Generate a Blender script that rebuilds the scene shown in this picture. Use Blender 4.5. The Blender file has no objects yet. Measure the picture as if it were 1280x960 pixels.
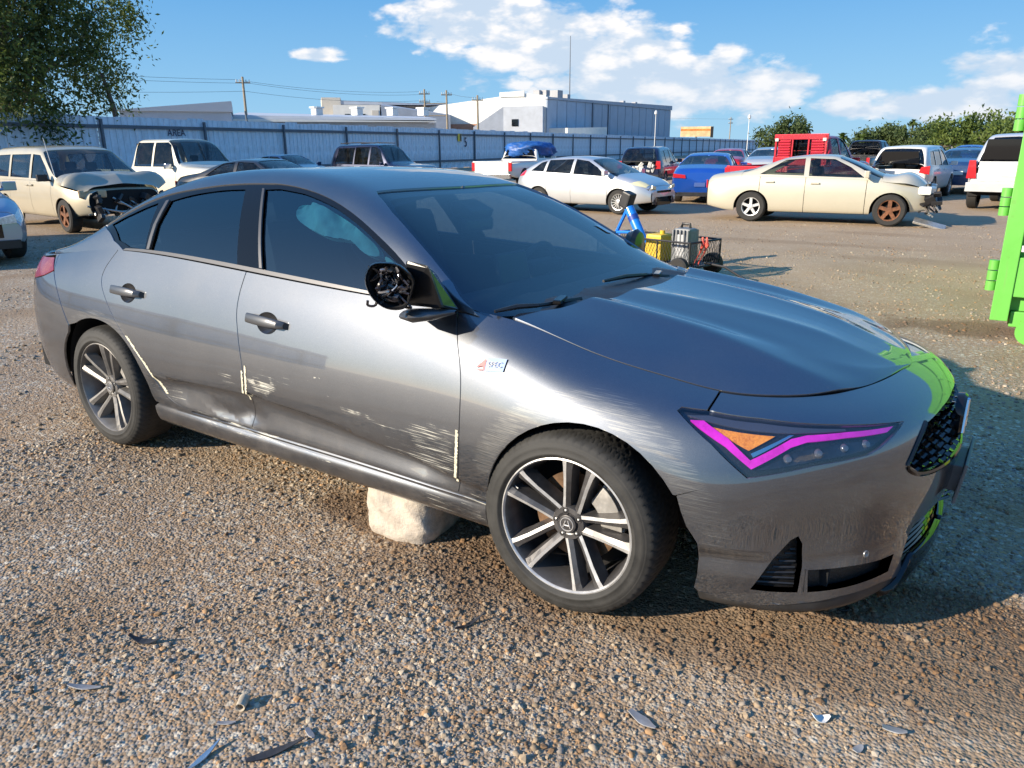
import bpy, bmesh, math, random
import numpy as np
from mathutils import Matrix, Vector
from mathutils.geometry import delaunay_2d_cdt
R = math.radians
SC = bpy.context.scene
COL = SC.collection
random.seed(7); RNG = np.random.default_rng(11)

# ---------------------------------------------------------------- camera, sky, sun, exposure
cam_d = bpy.data.cameras.new('camera'); cam_d.sensor_width = 36; cam_d.lens = 949.585/1280*36
cam_d.clip_start = .05; cam_d.clip_end = 6000
cam = bpy.data.objects.new('camera', cam_d); COL.objects.link(cam); SC.camera = cam
PITCH, ROLLC, YAW = .302168, -.0064967, .5960504
_f = Vector((-math.sin(YAW)*math.cos(PITCH), math.cos(YAW)*math.cos(PITCH), -math.sin(PITCH)))
_r = Vector((math.cos(YAW), math.sin(YAW), 0)); _u = _r.cross(_f)
_r2 = _r*math.cos(ROLLC)+_u*math.sin(ROLLC); _u2 = -_r*math.sin(ROLLC)+_u*math.cos(ROLLC)
cam.matrix_world = Matrix(((_r2.x,_u2.x,-_f.x,1.1039),(_r2.y,_u2.y,-_f.y,-2.8022),(_r2.z,_u2.z,-_f.z,1.4920),(0,0,0,1)))

SUN_EL, SUN_AZ = R(21), R(58)      # elevation; heading in which the light travels, from +X towards +Y
sun_d = bpy.data.lights.new('sun', 'SUN'); sun_d.energy = 5.0; sun_d.angle = R(.53); sun_d.color = (1, .88, .71)
sun = bpy.data.objects.new('sun', sun_d); COL.objects.link(sun)
_l = Vector((math.cos(SUN_AZ)*math.cos(SUN_EL), math.sin(SUN_AZ)*math.cos(SUN_EL), -math.sin(SUN_EL)))
sun.rotation_euler = _l.to_track_quat('-Z', 'Y').to_euler()
world = bpy.data.worlds.new('World'); SC.world = world; world.use_nodes = True

class NT:
    """small helper round a node tree"""
    def __init__(s, tree): s.t = tree; s.n = tree.nodes; s.l = tree.links
    def new(s, kind, **kw):
        n = s.n.new(kind)
        for k, v in kw.items(): setattr(n, k, v)
        return n
    def set(s, sock, v):
        if isinstance(v, bpy.types.NodeSocket): s.l.new(v, sock)
        elif v is not None:
            if hasattr(sock.default_value, '__len__') and not hasattr(v, '__len__'): v = (v,)*len(sock.default_value)
            if hasattr(sock.default_value, '__len__') and len(sock.default_value) == 4 and len(v) == 3: v = (*v, 1)
            sock.default_value = v
    def math(s, op, a, b=None, c=None, clamp=False):
        n = s.new('ShaderNodeMath', operation=op, use_clamp=clamp)
        for i, v in enumerate((a, b, c)):
            if v is not None: s.set(n.inputs[i], v)
        return n.outputs[0]
    def vmath(s, op, a, b=None, out=0):
        n = s.new('ShaderNodeVectorMath', operation=op); s.set(n.inputs[0], a)
        if b is not None:
            if op == 'SCALE': s.set(n.inputs[3], b)
            else: s.set(n.inputs[1], b)
        return n.outputs[out]
    def ramp(s, v, a, b, lo=0., hi=1., smooth=True):
        n = s.new('ShaderNodeMapRange', interpolation_type='SMOOTHSTEP' if smooth else 'LINEAR')
        for i, x in enumerate((v, a, b, lo, hi)): s.set(n.inputs[i], x)
        return n.outputs[0]
    def mix(s, f, a, b, kind='MIX'):
        n = s.new('ShaderNodeMix', data_type='RGBA', blend_type=kind)
        s.set(n.inputs[0], f); s.set(n.inputs[6], a); s.set(n.inputs[7], b); return n.outputs[2]
    def noise(s, vec, scale, detail=4, rough=.55, dist=0., out='Fac'):
        n = s.new('ShaderNodeTexNoise'); s.set(n.inputs['Vector'], vec); n.inputs['Scale'].default_value = scale
        n.inputs['Detail'].default_value = detail; n.inputs['Roughness'].default_value = rough; n.inputs['Distortion'].default_value = dist
        return n.outputs[out]
    def vor(s, vec, scale, feature='F1', out='Distance', rnd=1.):
        n = s.new('ShaderNodeTexVoronoi', feature=feature); s.set(n.inputs['Vector'], vec); n.inputs['Scale'].default_value = scale
        n.inputs['Randomness'].default_value = rnd; return n.outputs[out]
    def sep(s, v):
        n = s.new('ShaderNodeSeparateXYZ'); s.set(n.inputs[0], v); return n.outputs
    def comb(s, x, y, z):
        n = s.new('ShaderNodeCombineXYZ')
        for i, v in enumerate((x, y, z)): s.set(n.inputs[i], v)
        return n.outputs[0]
    def bump(s, h, strength, dist=.01, normal=None):
        n = s.new('ShaderNodeBump'); s.set(n.inputs['Height'], h); n.inputs['Strength'].default_value = strength
        n.inputs['Distance'].default_value = dist
        if normal is not None: s.set(n.inputs['Normal'], normal)
        return n.outputs[0]

# sky: physical daylight with drifting cumulus, drawn on the direction sphere
wt = NT(world.node_tree); wt.n.clear()
wout = wt.new('ShaderNodeOutputWorld'); wbg = wt.new('ShaderNodeBackground'); wbg.inputs[1].default_value = .092
sky = wt.new('ShaderNodeTexSky', sky_type='NISHITA', sun_disc=False)
sky.sun_elevation = SUN_EL; sky.sun_rotation = math.atan2(-_l.x, -_l.y); sky.altitude = 0
sky.air_density = 1.0; sky.dust_density = .25; sky.ozone_density = 3.0
d = wt.new('ShaderNodeTexCoord').outputs['Generated']
dx, dy, dz = wt.sep(d)
az = wt.math('ARCTAN2', dy, dx); el = wt.math('ARCSINE', dz)
SKYV = wt.comb(wt.math('MULTIPLY', az, 3.0), wt.math('MULTIPLY', el, 6.5), 0.)
AE = wt.comb(az, el, 0.)
def cloud(azd, eld, wa, we, soft=1.):
    """one cumulus bank: centre and half extents in degrees; distance in units of its extent"""
    return wt.vmath('LENGTH', wt.vmath('MULTIPLY', wt.vmath('SUBTRACT', AE, (R(azd), R(eld), 0.)), (1/R(wa), 1/R(we), 0.)), None, 1)
# ---------------------------------------------------------------- sky continued
def px_dir(u, v):
    q = _f*949.585 + _r2*(u-640) + _u2*(480-v); q.normalize(); return math.degrees(math.atan2(q.y, q.x)), math.degrees(math.asin(q.z))
nz = wt.noise(SKYV, 4.2, 6, .6, .25); nz2 = wt.noise(SKYV, 19., 3, .6)
mask = None
for (u, v, hw, hh, th) in [(590,15,108,46,.0),(680,55,125,58,.0),(775,88,105,66,.0),(870,105,92,44,.05),(950,112,70,34,.05),(985,98,26,20,.05),(905,75,30,22,.08),(1060,132,55,20,.15),(1150,128,85,24,.05),(1218,120,52,26,.0),
                           (400,69,48,11,.25),(1420,90,170,60,.0),(1750,60,200,70,.05)]:
    a0, e0 = px_dir(u, v)
    c = wt.math('SUBTRACT', 1.-th, cloud(a0, e0, hw/949.585*57.3, hh/949.585*57.3))
    mask = c if mask is None else wt.math('MAXIMUM', mask, c)
# banks elsewhere round the sky, seen only in reflections
for k in (0, 3, 6):
    a0 = -180+k*26+9*math.sin(k*5.1); 
    if 85 < a0 < 160 or 60 < a0 < 85: continue
    mask = wt.math('MAXIMUM', mask, wt.math('SUBTRACT', .85, cloud(a0, 9+7*math.sin(k*2.3), 13, 4+1.5*math.cos(k))))
billow = wt.vor(wt.vmath('ADD', SKYV, wt.vmath('SCALE', wt.noise(SKYV, 6., 3, .6, out='Color'), .16)), 7.5)
dens = wt.math('ADD', wt.math('ADD', wt.math('ADD', mask, .18), wt.math('MULTIPLY', wt.math('SUBTRACT', nz, .5), 1.25)), wt.math('MULTIPLY', wt.math('SUBTRACT', .42, billow), .55))
dens = wt.math('ADD', dens, wt.math('MULTIPLY', wt.math('SUBTRACT', nz2, .5), .35))
alpha = wt.ramp(dens, .14, .52)
# lit from the left and above: compare with the mask a little towards the sun
lit = wt.ramp(wt.math('ADD', wt.noise(wt.vmath('ADD', SKYV, (-.04, -.08, 0.)), 5.5, 4, .6), wt.math('MULTIPLY', billow, -.35)), .22, .50)
shade = wt.math('MULTIPLY', lit, wt.ramp(el, R(1), R(9), .45, 1.))
ccol = wt.mix(shade, (4.3, 5.1, 6.1, 1), (8.4, 7.8, 7.3, 1))
e1 = wt.ramp(el, R(0), R(11), smooth=False); e2 = wt.ramp(el, R(9), R(80))
air = wt.mix(e2, wt.mix(e1, (2.25, 4.4, 6.3, 1), (.80, 2.75, 5.6, 1)), (.50, 1.95, 5.6, 1))
sdot = wt.vmath('DOT_PRODUCT', d, tuple(-_l), 1)
skyc = wt.mix(wt.ramp(sdot, .78, 1., .12, .55), air, sky.outputs[0])
fin = wt.mix(wt.math('MULTIPLY', alpha, .92), skyc, ccol)
wt.l.new(fin, wbg.inputs[0]); wt.l.new(wbg.outputs[0], wout.inputs[0])
world.cycles.sampling_method = 'MANUAL'; world.cycles.sample_map_resolution = 512
SC.view_settings.view_transform = 'Standard'; SC.view_settings.look = 'None'; SC.view_settings.exposure = 0.68; SC.view_settings.gamma = 1
SC.cycles.use_denoising = True; SC.cycles.max_bounces = 6; SC.cycles.adaptive_threshold = .02; SC.cycles.transparent_max_bounces = 12; SC.cycles.caustics_reflective = False
SC.cycles.caustics_refractive = False; SC.cycles.glossy_bounces = 3; SC.cycles.diffuse_bounces = 2; SC.cycles.sample_clamp_indirect = 6

# ---------------------------------------------------------------- materials
MATS = {}
def mat(name, col, rough=.6, metal=0., coat=0., spec=.5, noise=0., nscale=30., bump=0., bscale=80., emit=None, alpha=None, coat_rough=.03):
    if name in MATS: return MATS[name]
    m = bpy.data.materials.new(name); m.use_nodes = True; MATS[name] = m; t = NT(m.node_tree)
    b = m.node_tree.nodes['Principled BSDF']
    c = (*col, 1)
    co = t.new('ShaderNodeTexCoord').outputs['Object']
    if noise:
        f = t.noise(co, nscale, 6, .6); f2 = t.noise(co, nscale*.13, 3, .5)
        f = t.ramp(t.math('ADD', t.math('MULTIPLY', f, .6), t.math('MULTIPLY', f2, .4)), .32, .68)
        c = t.mix(f, tuple(x*(1-noise) for x in col), tuple(min(1, x*(1+noise)) for x in col))
        t.set(b.inputs['Roughness'], t.math('ADD', rough-.06, t.math('MULTIPLY', f, .12)))
    else: b.inputs['Roughness'].default_value = rough
    t.set(b.inputs['Base Color'], c)
    b.inputs['Metallic'].default_value = metal; b.inputs['Coat Weight'].default_value = coat; b.inputs['Coat Roughness'].default_value = coat_rough
    b.inputs['Specular IOR Level'].default_value = spec
    if bump: t.set(b.inputs['Normal'], t.bump(t.noise(co, bscale, 4, .6), bump, .004))
    if emit: b.inputs['Emission Color'].default_value = (*emit[:3], 1); b.inputs['Emission Strength'].default_value = emit[3]
    return m
def glass_mat(name, tint, refl=1.0, ior=1.52, dirt=0.):
    if name in MATS: return MATS[name]
    m = bpy.data.materials.new(name); m.use_nodes = True; MATS[name] = m; t = NT(m.node_tree); t.n.clear()
    o = t.new('ShaderNodeOutputMaterial'); tr = t.new('ShaderNodeBsdfTransparent'); t.set(tr.inputs[0], (*tint, 1))
    g = t.new('ShaderNodeBsdfGlossy'); g.inputs['Roughness'].default_value = .015; t.set(g.inputs[0], (refl, refl, refl, 1))
    ge = t.new('ShaderNodeNewGeometry'); cs = t.math('ABSOLUTE', t.vmath('DOT_PRODUCT', ge.outputs['Normal'], ge.outputs['Incoming'], 1)); f0 = ((ior-1)/(ior+1))**2
    fr = t.math('ADD', f0, t.math('MULTIPLY', 1-f0, t.math('POWER', t.math('SUBTRACT', 1., cs), 5.)), clamp=True)
    mx = t.new('ShaderNodeMixShader'); t.l.new(fr, mx.inputs[0]); t.l.new(tr.outputs[0], mx.inputs[1]); t.l.new(g.outputs[0], mx.inputs[2])
    out = mx.outputs[0]
    if dirt:
        co = t.new('ShaderNodeTexCoord').outputs['Object']
        df = t.new('ShaderNodeBsdfDiffuse'); t.set(df.inputs[0], (.35, .33, .30, 1))
        f = t.math('MULTIPLY', t.ramp(t.noise(co, 6., 8, .7), .35, .8), dirt)
        m2 = t.new('ShaderNodeMixShader'); t.l.new(f, m2.inputs[0]); t.l.new(out, m2.inputs[1]); t.l.new(df.outputs[0], m2.inputs[2]); out = m2.outputs[0]
    t.l.new(out, o.inputs[0]); return m
BLACK = mat('black_plastic', (.018, .018, .02), .45, noise=.25, nscale=60)
GLOSSB = mat('gloss_black', (.006, .006, .007), .03)
RUBBER = mat('rubber', (.022, .021, .020), .75, noise=.35, nscale=25)
VOID = mat('dark_void', (.006, .006, .007), .9)

# ---------------------------------------------------------------- mesh helpers
def link(o, parent=None):
    COL.objects.link(o)
    if parent is not None: o.parent = parent
    return o
def empty(name, loc=(0,0,0), rz=0., parent=None):
    o = bpy.data.objects.new(name, None); o.empty_display_size = .2; o.location = loc; o.rotation_euler = (0,0,rz); return link(o, parent)
def tag(o, label=None, cat=None, group=None, kind=None):
    for k, v in (('label', label), ('category', cat), ('group', group), ('kind', kind)):
        if v: o[k] = v
    return o
def mk(name, verts, faces, mats, parent=None, smooth=False, normals=None, midx=None):
    me = bpy.data.meshes.new(name); me.from_pydata([tuple(map(float, v)) for v in verts], [], [tuple(map(int, f)) for f in faces])
    for m in (mats if isinstance(mats, (list, tuple)) else [mats]): me.materials.append(m)
    if midx is not None: me.polygons.foreach_set('material_index', np.asarray(midx, dtype=np.int32))
    if smooth: me.polygons.foreach_set('use_smooth', np.ones(len(me.polygons), bool))
    me.update()
    if normals is not None: me.normals_split_custom_set_from_vertices([tuple(map(float, n)) for n in normals])
    return link(bpy.data.objects.new(name, me), parent)
class MB:
    """collects shapes for one mesh"""
    def __init__(s): s.v = []; s.f = []; s.m = []
    def add(s, v, f, mi=0):
        o = len(s.v); s.v += [tuple(x) for x in v]; s.f += [tuple(i+o for i in q) for q in f]; s.m += [mi]*len(f); return s
    def box(s, c, d, rot=None, mi=0, taper=1.):
        x, y, z = d[0]/2, d[1]/2, d[2]/2
        v = [(-x,-y,-z),(x,-y,-z),(x,y,-z),(-x,y,-z),(-x*taper,-y*taper,z),(x*taper,-y*taper,z),(x*taper,y*taper,z),(-x*taper,y*taper,z)]
        if rot is not None: v = [rot @ Vector(p) for p in v]
        return s.add([(p[0]+c[0], p[1]+c[1], p[2]+c[2]) for p in v], [(3,2,1,0),(4,5,6,7),(0,1,5,4),(1,2,6,5),(2,3,7,6),(3,0,4,7)], mi)
    def tube(s, pts, r, n=8, mi=0, caps=True):
        pts = [Vector(p) for p in pts]; rs = r if hasattr(r, '__len__') else [r]*len(pts); v = []; f = []
        up = Vector((0,0,1))
        for i, p in enumerate(pts):
            t = (pts[min(i+1, len(pts)-1)]-pts[max(i-1, 0)]).normalized()
            a = t.cross(up); a = a.normalized() if a.length > 1e-3 else Vector((1,0,0)); b = t.cross(a)
            for k in range(n): w = 2*math.pi*k/n; v.append(p+(a*math.cos(w)+b*math.sin(w))*rs[i])
        for i in range(len(pts)-1):
            for k in range(n): k2 = (k+1) % n; f.append((i*n+k, i*n+k2, (i+1)*n+k2, (i+1)*n+k))
        if caps: f += [tuple(range(n-1, -1, -1)), tuple(range((len(pts)-1)*n, len(pts)*n))]
        return s.add(v, f, mi)
    def lathe(s, prof, n=48, axis='y', c=(0,0,0), mi=0, a0=0., a1=2*math.pi):
        """profile of (axial, radius); axis y: circle in xz"""
        full = abs(a1-a0-2*math.pi) < 1e-6; m = n if full else n+1; v = []; f = []
        for i in range(m):
            w = a0+(a1-a0)*i/n
            for a, r in prof:
                p = (r*math.cos(w), a, r*math.sin(w)) if axis == 'y' else ((a, r*math.cos(w), r*math.sin(w)) if axis == 'x' else (r*math.cos(w), r*math.sin(w), a))
                v.append((p[0]+c[0], p[1]+c[1], p[2]+c[2]))
        k = len(prof)
        for i in range(n):
            j = (i+1) % m
            for q in range(k-1): f.append((i*k+q, i*k+q+1, j*k+q+1, j*k+q))
        return s.add(v, f, mi)
    def prism(s, poly, y0, y1, plane='xz', mi=0):
        """polygon extruded; plane xz -> along y, yz -> along x, xy -> along z"""
        n = len(poly); P = lambda a, b, c: (a, c, b) if plane == 'xz' else ((c, a, b) if plane == 'yz' else (a, b, c))
        v = [P(a, b, y0) for a, b in poly]+[P(a, b, y1) for a, b in poly]
        return s.add(v, [tuple(range(n)), tuple(range(2*n-1, n-1, -1))]+[(i, i+n, (i+1) % n+n, (i+1) % n) for i in range(n)], mi)
    def build(s, name, mats, parent=None, smooth=False, bevel=0., fix=True):
        o = mk(name, s.v, s.f, mats, parent, smooth, midx=s.m)
        if fix or bevel:
            bm = bmesh.new(); bm.from_mesh(o.data)
            if bevel:
                bmesh.ops.remove_doubles(bm, verts=bm.verts, dist=1e-5)
                es = [e for e in bm.edges if len(e.link_faces) == 2 and e.calc_face_angle(0) > .5]
                bmesh.ops.bevel(bm, geom=es, offset=bevel, segments=2, affect='EDGES', profile=.6, clamp_overlap=True)
            bmesh.ops.recalc_face_normals(bm, faces=bm.faces); bm.to_mesh(o.data); bm.free()
        if smooth and hasattr(o.data, 'set_sharp_from_angle'): o.data.set_sharp_from_angle(angle=R(38))
        return o
def in_poly(P, poly):
    x, y = P[:,0], P[:,1]; r = np.zeros(len(P), bool); px, py = poly[:,0], poly[:,1]; j = len(poly)-1
    for i in range(len(poly)):
        c = (py[i] > y) != (py[j] > y)
        with np.errstate(divide='ignore', invalid='ignore'):
            r ^= c & (x < (px[j]-px[i])*(y-py[i])/(py[j]-py[i]+1e-30)+px[i])
        j = i
    return r
def seg_dist(P, poly):
    d = np.full(len(P), 1e9); A = poly; B = np.roll(poly, -1, 0)
    for a, b in zip(A, B):
        ab = b-a; t = np.clip(((P-a)@ab)/max(ab@ab, 1e-12), 0, 1); d = np.minimum(d, np.linalg.norm(P-(a+t[:,None]*ab), axis=1))
    return d
def catmull(pts, n=6, closed=False):
    P = np.array(pts, float); out = []; m = len(P)
    for i in range(m if closed else m-1):
        a, b, c, d_ = (P[(i-1) % m], P[i], P[(i+1) % m], P[(i+2) % m]) if closed else (P[max(i-1,0)], P[i], P[i+1], P[min(i+2,m-1)])
        for k in range(n):
            t = k/n; out.append(.5*((2*b)+(c-a)*t+(2*a-5*b+4*c-d_)*t*t+(3*b-a-3*c+d_)*t**3))
    if not closed: out.append(P[-1])
    return [tuple(p) for p in out]
class Surf:
    """parametric surface with rough metric scaling of its two parameters, for panels cut from it"""
    def __init__(s, fn, nu, nv, disp=None):
        s.fn = fn; s.disp = disp; u = np.linspace(0, nu-1, 200); v = np.linspace(0, nv-1, 200)
        U, V = np.meshgrid(np.linspace(0, nu-1, 9), v, indexing='ij'); L = np.linalg.norm(np.diff(fn(U, V), axis=1), axis=2).mean(0)
        s.vt = (v, np.concatenate([[0], np.cumsum(L)]))
        U, V = np.meshgrid(u, np.linspace(0, nv-1, 9), indexing='ij'); L = np.linalg.norm(np.diff(fn(U, V), axis=0), axis=2).mean(1)
        s.ut = (u, np.concatenate([[0], np.cumsum(L)])); s.nu, s.nv = nu, nv
    def m(s, uv): uv = np.asarray(uv, float); return np.stack([np.interp(uv[:,0], *s.ut), np.interp(uv[:,1], *s.vt)], 1)
    def inv(s, ab): return np.stack([np.interp(ab[:,0], s.ut[1], s.ut[0]), np.interp(ab[:,1], s.vt[1], s.vt[0])], 1)
    def ev(s, uv, off=0.):
        h = 2e-3; u = np.clip(uv[:,0], 0, s.nu-1); v = np.clip(uv[:,1], 0, s.nv-1)
        def F(a, b): 
            P = s.fn(a, b); return P+s.disp(P) if s.disp else P
        P = F(u, v); Du = F(np.minimum(u+h, s.nu-1), v)-F(np.maximum(u-h, 0), v); Dv = F(u, np.minimum(v+h, s.nv-1))-F(u, np.maximum(v-h, 0))
        N = np.cross(Du, Dv); N /= np.linalg.norm(N, axis=1)[:,None]+1e-12
        return P+N*off, N
def panel(name, S, outer, holes=(), mats=None, parent=None, step=.03, flange=.012, off=0., sym=False, mirror=False, wobble=None, both=False):
    """a sheet cut out of surface S along polygons in its parameters, with folded edges; sym closes it over the centre line"""
    loops = []
    for poly in [outer]+list(holes):
        q = S.m(poly); d = []
        for a, b in zip(q, np.roll(q, -1, 0)):
            n = max(1, int(np.linalg.norm(b-a)/(step*.8)))
            for k in range(n): d.append(a+(b-a)*k/n)
        d = np.array(d); keep = np.linalg.norm(d-np.roll(d, 1, 0), axis=1) > 1e-4; loops.append(d[keep])
    lo, hi = loops[0].min(0), loops[0].max(0)
    gx, gy = np.meshgrid(np.arange(lo[0], hi[0], step), np.arange(lo[1], hi[1], step), indexing='ij'); g = np.stack([gx.ravel(), gy.ravel()], 1)
    ins = in_poly(g, loops[0])
    for h in loops[1:]: ins &= ~in_poly(g, h)
    g = g[ins]
    for l in loops: g = g[seg_dist(g, l) > step*.45] if len(g) else g
    pts = np.vstack(loops+[g]); edges = []; o = 0
    for l in loops: edges += [(o+i, o+(i+1) % len(l)) for i in range(len(l))]; o += len(l)
    vo, _, fo, _, _, _ = delaunay_2d_cdt([Vector(p) for p in pts], edges, [], 0, 1e-6)
    vo = np.array([tuple(p) for p in vo]); fo = np.array([f for f in fo if len(f) == 3])
    cen = vo[fo].mean(1); k = in_poly(cen, loops[0])
    for h in loops[1:]: k &= ~in_poly(cen, h)
    fo = fo[k]
    P, N = S.ev(S.inv(vo), off)
    if wobble is not None: P = P+N*wobble(P)[:,None]
    V = [P]; NN = [N]; Fs = [tuple(f) for f in fo]; base = len(P)
    if flange:
        vc = S.vt[1][-1]
        for li, l in enumerate(loops):
            p, n = S.ev(S.inv(l), off)
            t = np.roll(p, -1, 0)-np.roll(p, 1, 0); side = np.cross(t, n); side /= np.linalg.norm(side, axis=1)[:,None]+1e-9
            area = np.sum(l[:,0]*np.roll(l[:,1], -1)-np.roll(l[:,0], -1)*l[:,1]); ccw = area > 0
            if ccw != (li == 0): side = -side
            V += [p, p-n*flange]; NN += [side*.8+n*.6, side]; m = len(l)
            for i in range(m):
                j = (i+1) % m
                if sym == 'v' and l[i,1] > vc-1e-4 and l[j,1] > vc-1e-4: continue
                if sym == 'u1' and l[i,0] > S.ut[1][-1]-1e-4 and l[j,0] > S.ut[1][-1]-1e-4: continue
                if sym == 'u0' and l[i,0] < 1e-4 and l[j,0] < 1e-4: continue
                q = (base+i, base+m+i, base+m+j, base+j); Fs.append(q if ccw else q[::-1])
            base += 2*m
    V = np.vstack(V); NN = np.vstack(NN)
    NN /= np.linalg.norm(NN, axis=1)[:,None]+1e-12
    if mirror: V = V*[1,-1,1]; NN = NN*[1,-1,1]; Fs = [f[::-1] for f in Fs]
    if sym:
        n = len(V); V = np.vstack([V, V*[1,-1,1]]); NN = np.vstack([NN, NN*[1,-1,1]]); Fs = Fs+[tuple(i+n for i in f[::-1]) for f in Fs]
    o = mk(name, V, Fs, mats, parent, True, NN if wobble is None else None)
    if mats is not None and getattr(mats, 'name', '') == 'grey_metallic_paint':
        for k, v in wear(V).items(): o.data.attributes.new(k, 'FLOAT', 'POINT').data.foreach_set('value', v)
    return o
def copy_tree(o, parent=None):
    c = o.copy(); COL.objects.link(c); c.parent = parent
    for ch in o.children: copy_tree(ch, c)
    return c
import numpy as np
# ---------------------------------------------------------------- hero car surfaces
def lin(t, tab):
    tab = sorted(tab); return np.interp(t, [a for a, b in tab], [b for a, b in tab])
PLAN = [(-3.80,0),(-3.79,-.35),(-3.72,-.66),(-3.54,-.83),(-3.27,-.895),(-2.95,-.912),(-2.6,-.912),(-2.2,-.908),(-1.8,-.905),
        (-1.4,-.905),(-1.0,-.905),(-.6,-.905),(-.3,-.91),(0,-.914),(.25,-.912),(.45,-.895),(.63,-.83),(.78,-.72),(.89,-.55),(.96,-.33),(1.0,0)]
# zone station index -> 13 rows of (offset from the plan outline, height)
ZONES = {
 0: [(-.12,.22),(-.07,.25),(-.05,.30),(-.03,.36),(-.015,.41),(-.005,.46),(0,.51),(0,.57),(0,.63),(-.005,.71),(-.02,.79),(-.05,.865),(-.10,.92)],
 4: [(-.12,.20),(-.06,.235),(-.035,.28),(-.02,.34),(-.012,.39),(-.006,.44),(0,.49),(0,.55),(0,.62),(-.006,.71),(-.024,.80),(-.055,.88),(-.11,.955)],
 6: [(-.14,.17),(-.055,.215),(-.035,.25),(-.02,.30),(-.012,.34),(-.008,.385),(-.004,.44),(0,.50),(0,.57),(-.008,.69),(-.032,.81),(-.066,.92),(-.112,1.035)],
 7: [(-.14,.17),(-.055,.210),(-.035,.24),(-.026,.295),(-.040,.31),(-.022,.33),(-.016,.39),(-.002,.455),(0,.54),(-.014,.68),(-.043,.81),(-.074,.92),(-.11,1.03)],
 9: [(-.14,.17),(-.055,.205),(-.035,.235),(-.028,.295),(-.050,.305),(-.026,.325),(-.020,.41),(-.002,.49),(0,.56),(-.016,.69),(-.045,.81),(-.075,.91),(-.107,.991)],
 10: [(-.14,.17),(-.055,.205),(-.035,.235),(-.028,.295),(-.050,.305),(-.026,.325),(-.020,.39),(-.002,.465),(0,.545),(-.016,.68),(-.045,.80),(-.075,.90),(-.107,.974)],
 11: [(-.14,.17),(-.055,.205),(-.035,.235),(-.028,.292),(-.045,.302),(-.026,.32),(-.018,.36),(-.002,.415),(0,.52),(-.016,.665),(-.045,.79),(-.075,.885),(-.107,.966)],
 12: [(-.14,.17),(-.055,.205),(-.035,.235),(-.024,.288),(-.030,.305),(-.022,.33),(-.014,.37),(-.004,.42),(0,.52),(-.014,.65),(-.043,.775),(-.085,.88),(-.175,.955)],
 13: [(-.14,.17),(-.055,.205),(-.03,.24),(-.015,.30),(-.010,.33),(-.006,.37),(-.004,.42),(-.002,.48),(0,.56),(-.008,.65),(-.037,.74),(-.090,.81),(-.19,.855)],
 15: [(-.10,.17),(-.03,.19),(-.012,.22),(-.005,.27),(0,.32),(0,.37),(0,.43),(-.002,.49),(-.008,.55),(-.025,.62),(-.055,.69),(-.10,.75),(-.22,.79)],
 17: [(-.10,.15),(-.02,.165),(-.004,.20),(-.005,.25),(-.012,.31),(-.02,.36),(-.025,.42),(-.02,.49),(-.014,.56),(-.02,.64),(-.042,.71),(-.09,.76),(-.21,.79)],
 20: [(-.10,.15),(-.02,.165),(0,.20),(0,.25),(0,.31),(.01,.36),(.03,.42),(.04,.49),(.03,.57),(.018,.65),(.002,.71),(-.06,.765),(-.16,.797)],
}
def body_net():
    P = np.array(PLAN, float); n = len(P); T = np.zeros_like(P)
    ext = np.vstack([P[1]*[1,-1], P, P[-2]*[1,-1]])
    T = ext[2:]-ext[:-2]; T /= np.linalg.norm(T, axis=1)[:,None]
    N = np.stack([T[:,1], -T[:,0]],1)
    net = np.zeros((n,13,3)); ks = sorted(ZONES)
    for i in range(n):
        for r in range(13):
            d = np.interp(i, ks, [ZONES[k][r][0] for k in ks]); z = np.interp(i, ks, [ZONES[k][r][1] for k in ks])
            net[i,r,:2] = P[i]+N[i]*d; net[i,r,2] = z
    return net
HT = [0,.10,.24,.38,.47,.62,.78,1.0]
HF = [0,.36,.64,.86,.85,.93,1.01,1.0]
def hood_net(body):
    rows = []
    xc = [-.50,-.22,0,.22,.40,.55,.66,.74,.79,.84]
    zc = lambda x: lin(x,[(-.5,1.0),(-.3,.995),(0,.978),(.3,.942),(.55,.893),(.7,.845),(.8,.812),(.84,.797)])
    for k in range(10):
        s = body[11+k,12]; c = np.array([xc[k],0,zc(xc[k])])
        if k==0: s = np.array([-.55,-.74,.985])
        rows.append([ [s[0]+(c[0]-s[0])*t, s[1]*(1-t), s[2]+(c[2]-s[2])*f] for t,f in zip(HT,HF)])
    return np.array(rows)
RX = [-3.74,-3.5,-3.2,-2.9,-2.6,-2.3,-2.0,-1.7,-1.4,-1.2,-1.0,-.8,-.6,-.45,-.30,-.12]
ZC = [.915,.95,1.02,1.135,1.27,1.365,1.41,1.424,1.41,1.378,1.320,1.232,1.135,1.055,.985,.90]
ZR = [.90,.925,.955,1.055,1.24,1.355,1.398,1.402,1.377,1.342,1.278,1.182,1.058,.962,.93,.88]
def bsp(net,u,v,mu=(0,0),mv=(0,0)):
    """uniform cubic B-spline surface; ghost rows: 0 linear end, 1 mirrored in y"""
    M=np.diag([1,-1,1.])
    def ghost(n,m,ax):
        n=np.moveaxis(n,ax,0)
        a = n[1]@M if m[0] else 2*n[0]-n[1]; b = n[-2]@M if m[1] else 2*n[-1]-n[-2]
        return np.moveaxis(np.concatenate([a[None],n,b[None]]),0,ax)
    E=ghost(ghost(net,mu,0),mv,1)
    def basis(t,n):
        i=np.clip(np.floor(t).astype(int),0,n-2); f=t-i
        w=np.stack([(1-f)**3,3*f**3-6*f**2+4,-3*f**3+3*f**2+3*f+1,f**3],-1)/6
        return i,w
    u=np.asarray(u,float); v=np.asarray(v,float)
    i,wu=basis(u,net.shape[0]); j,wv=basis(v,net.shape[1])
    out=np.zeros(u.shape+(3,))
    for a in range(4):
        for b in range(4):
            out+=(wu[...,a]*wv[...,b])[...,None]*E[i+a,j+b]
    return out
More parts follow.
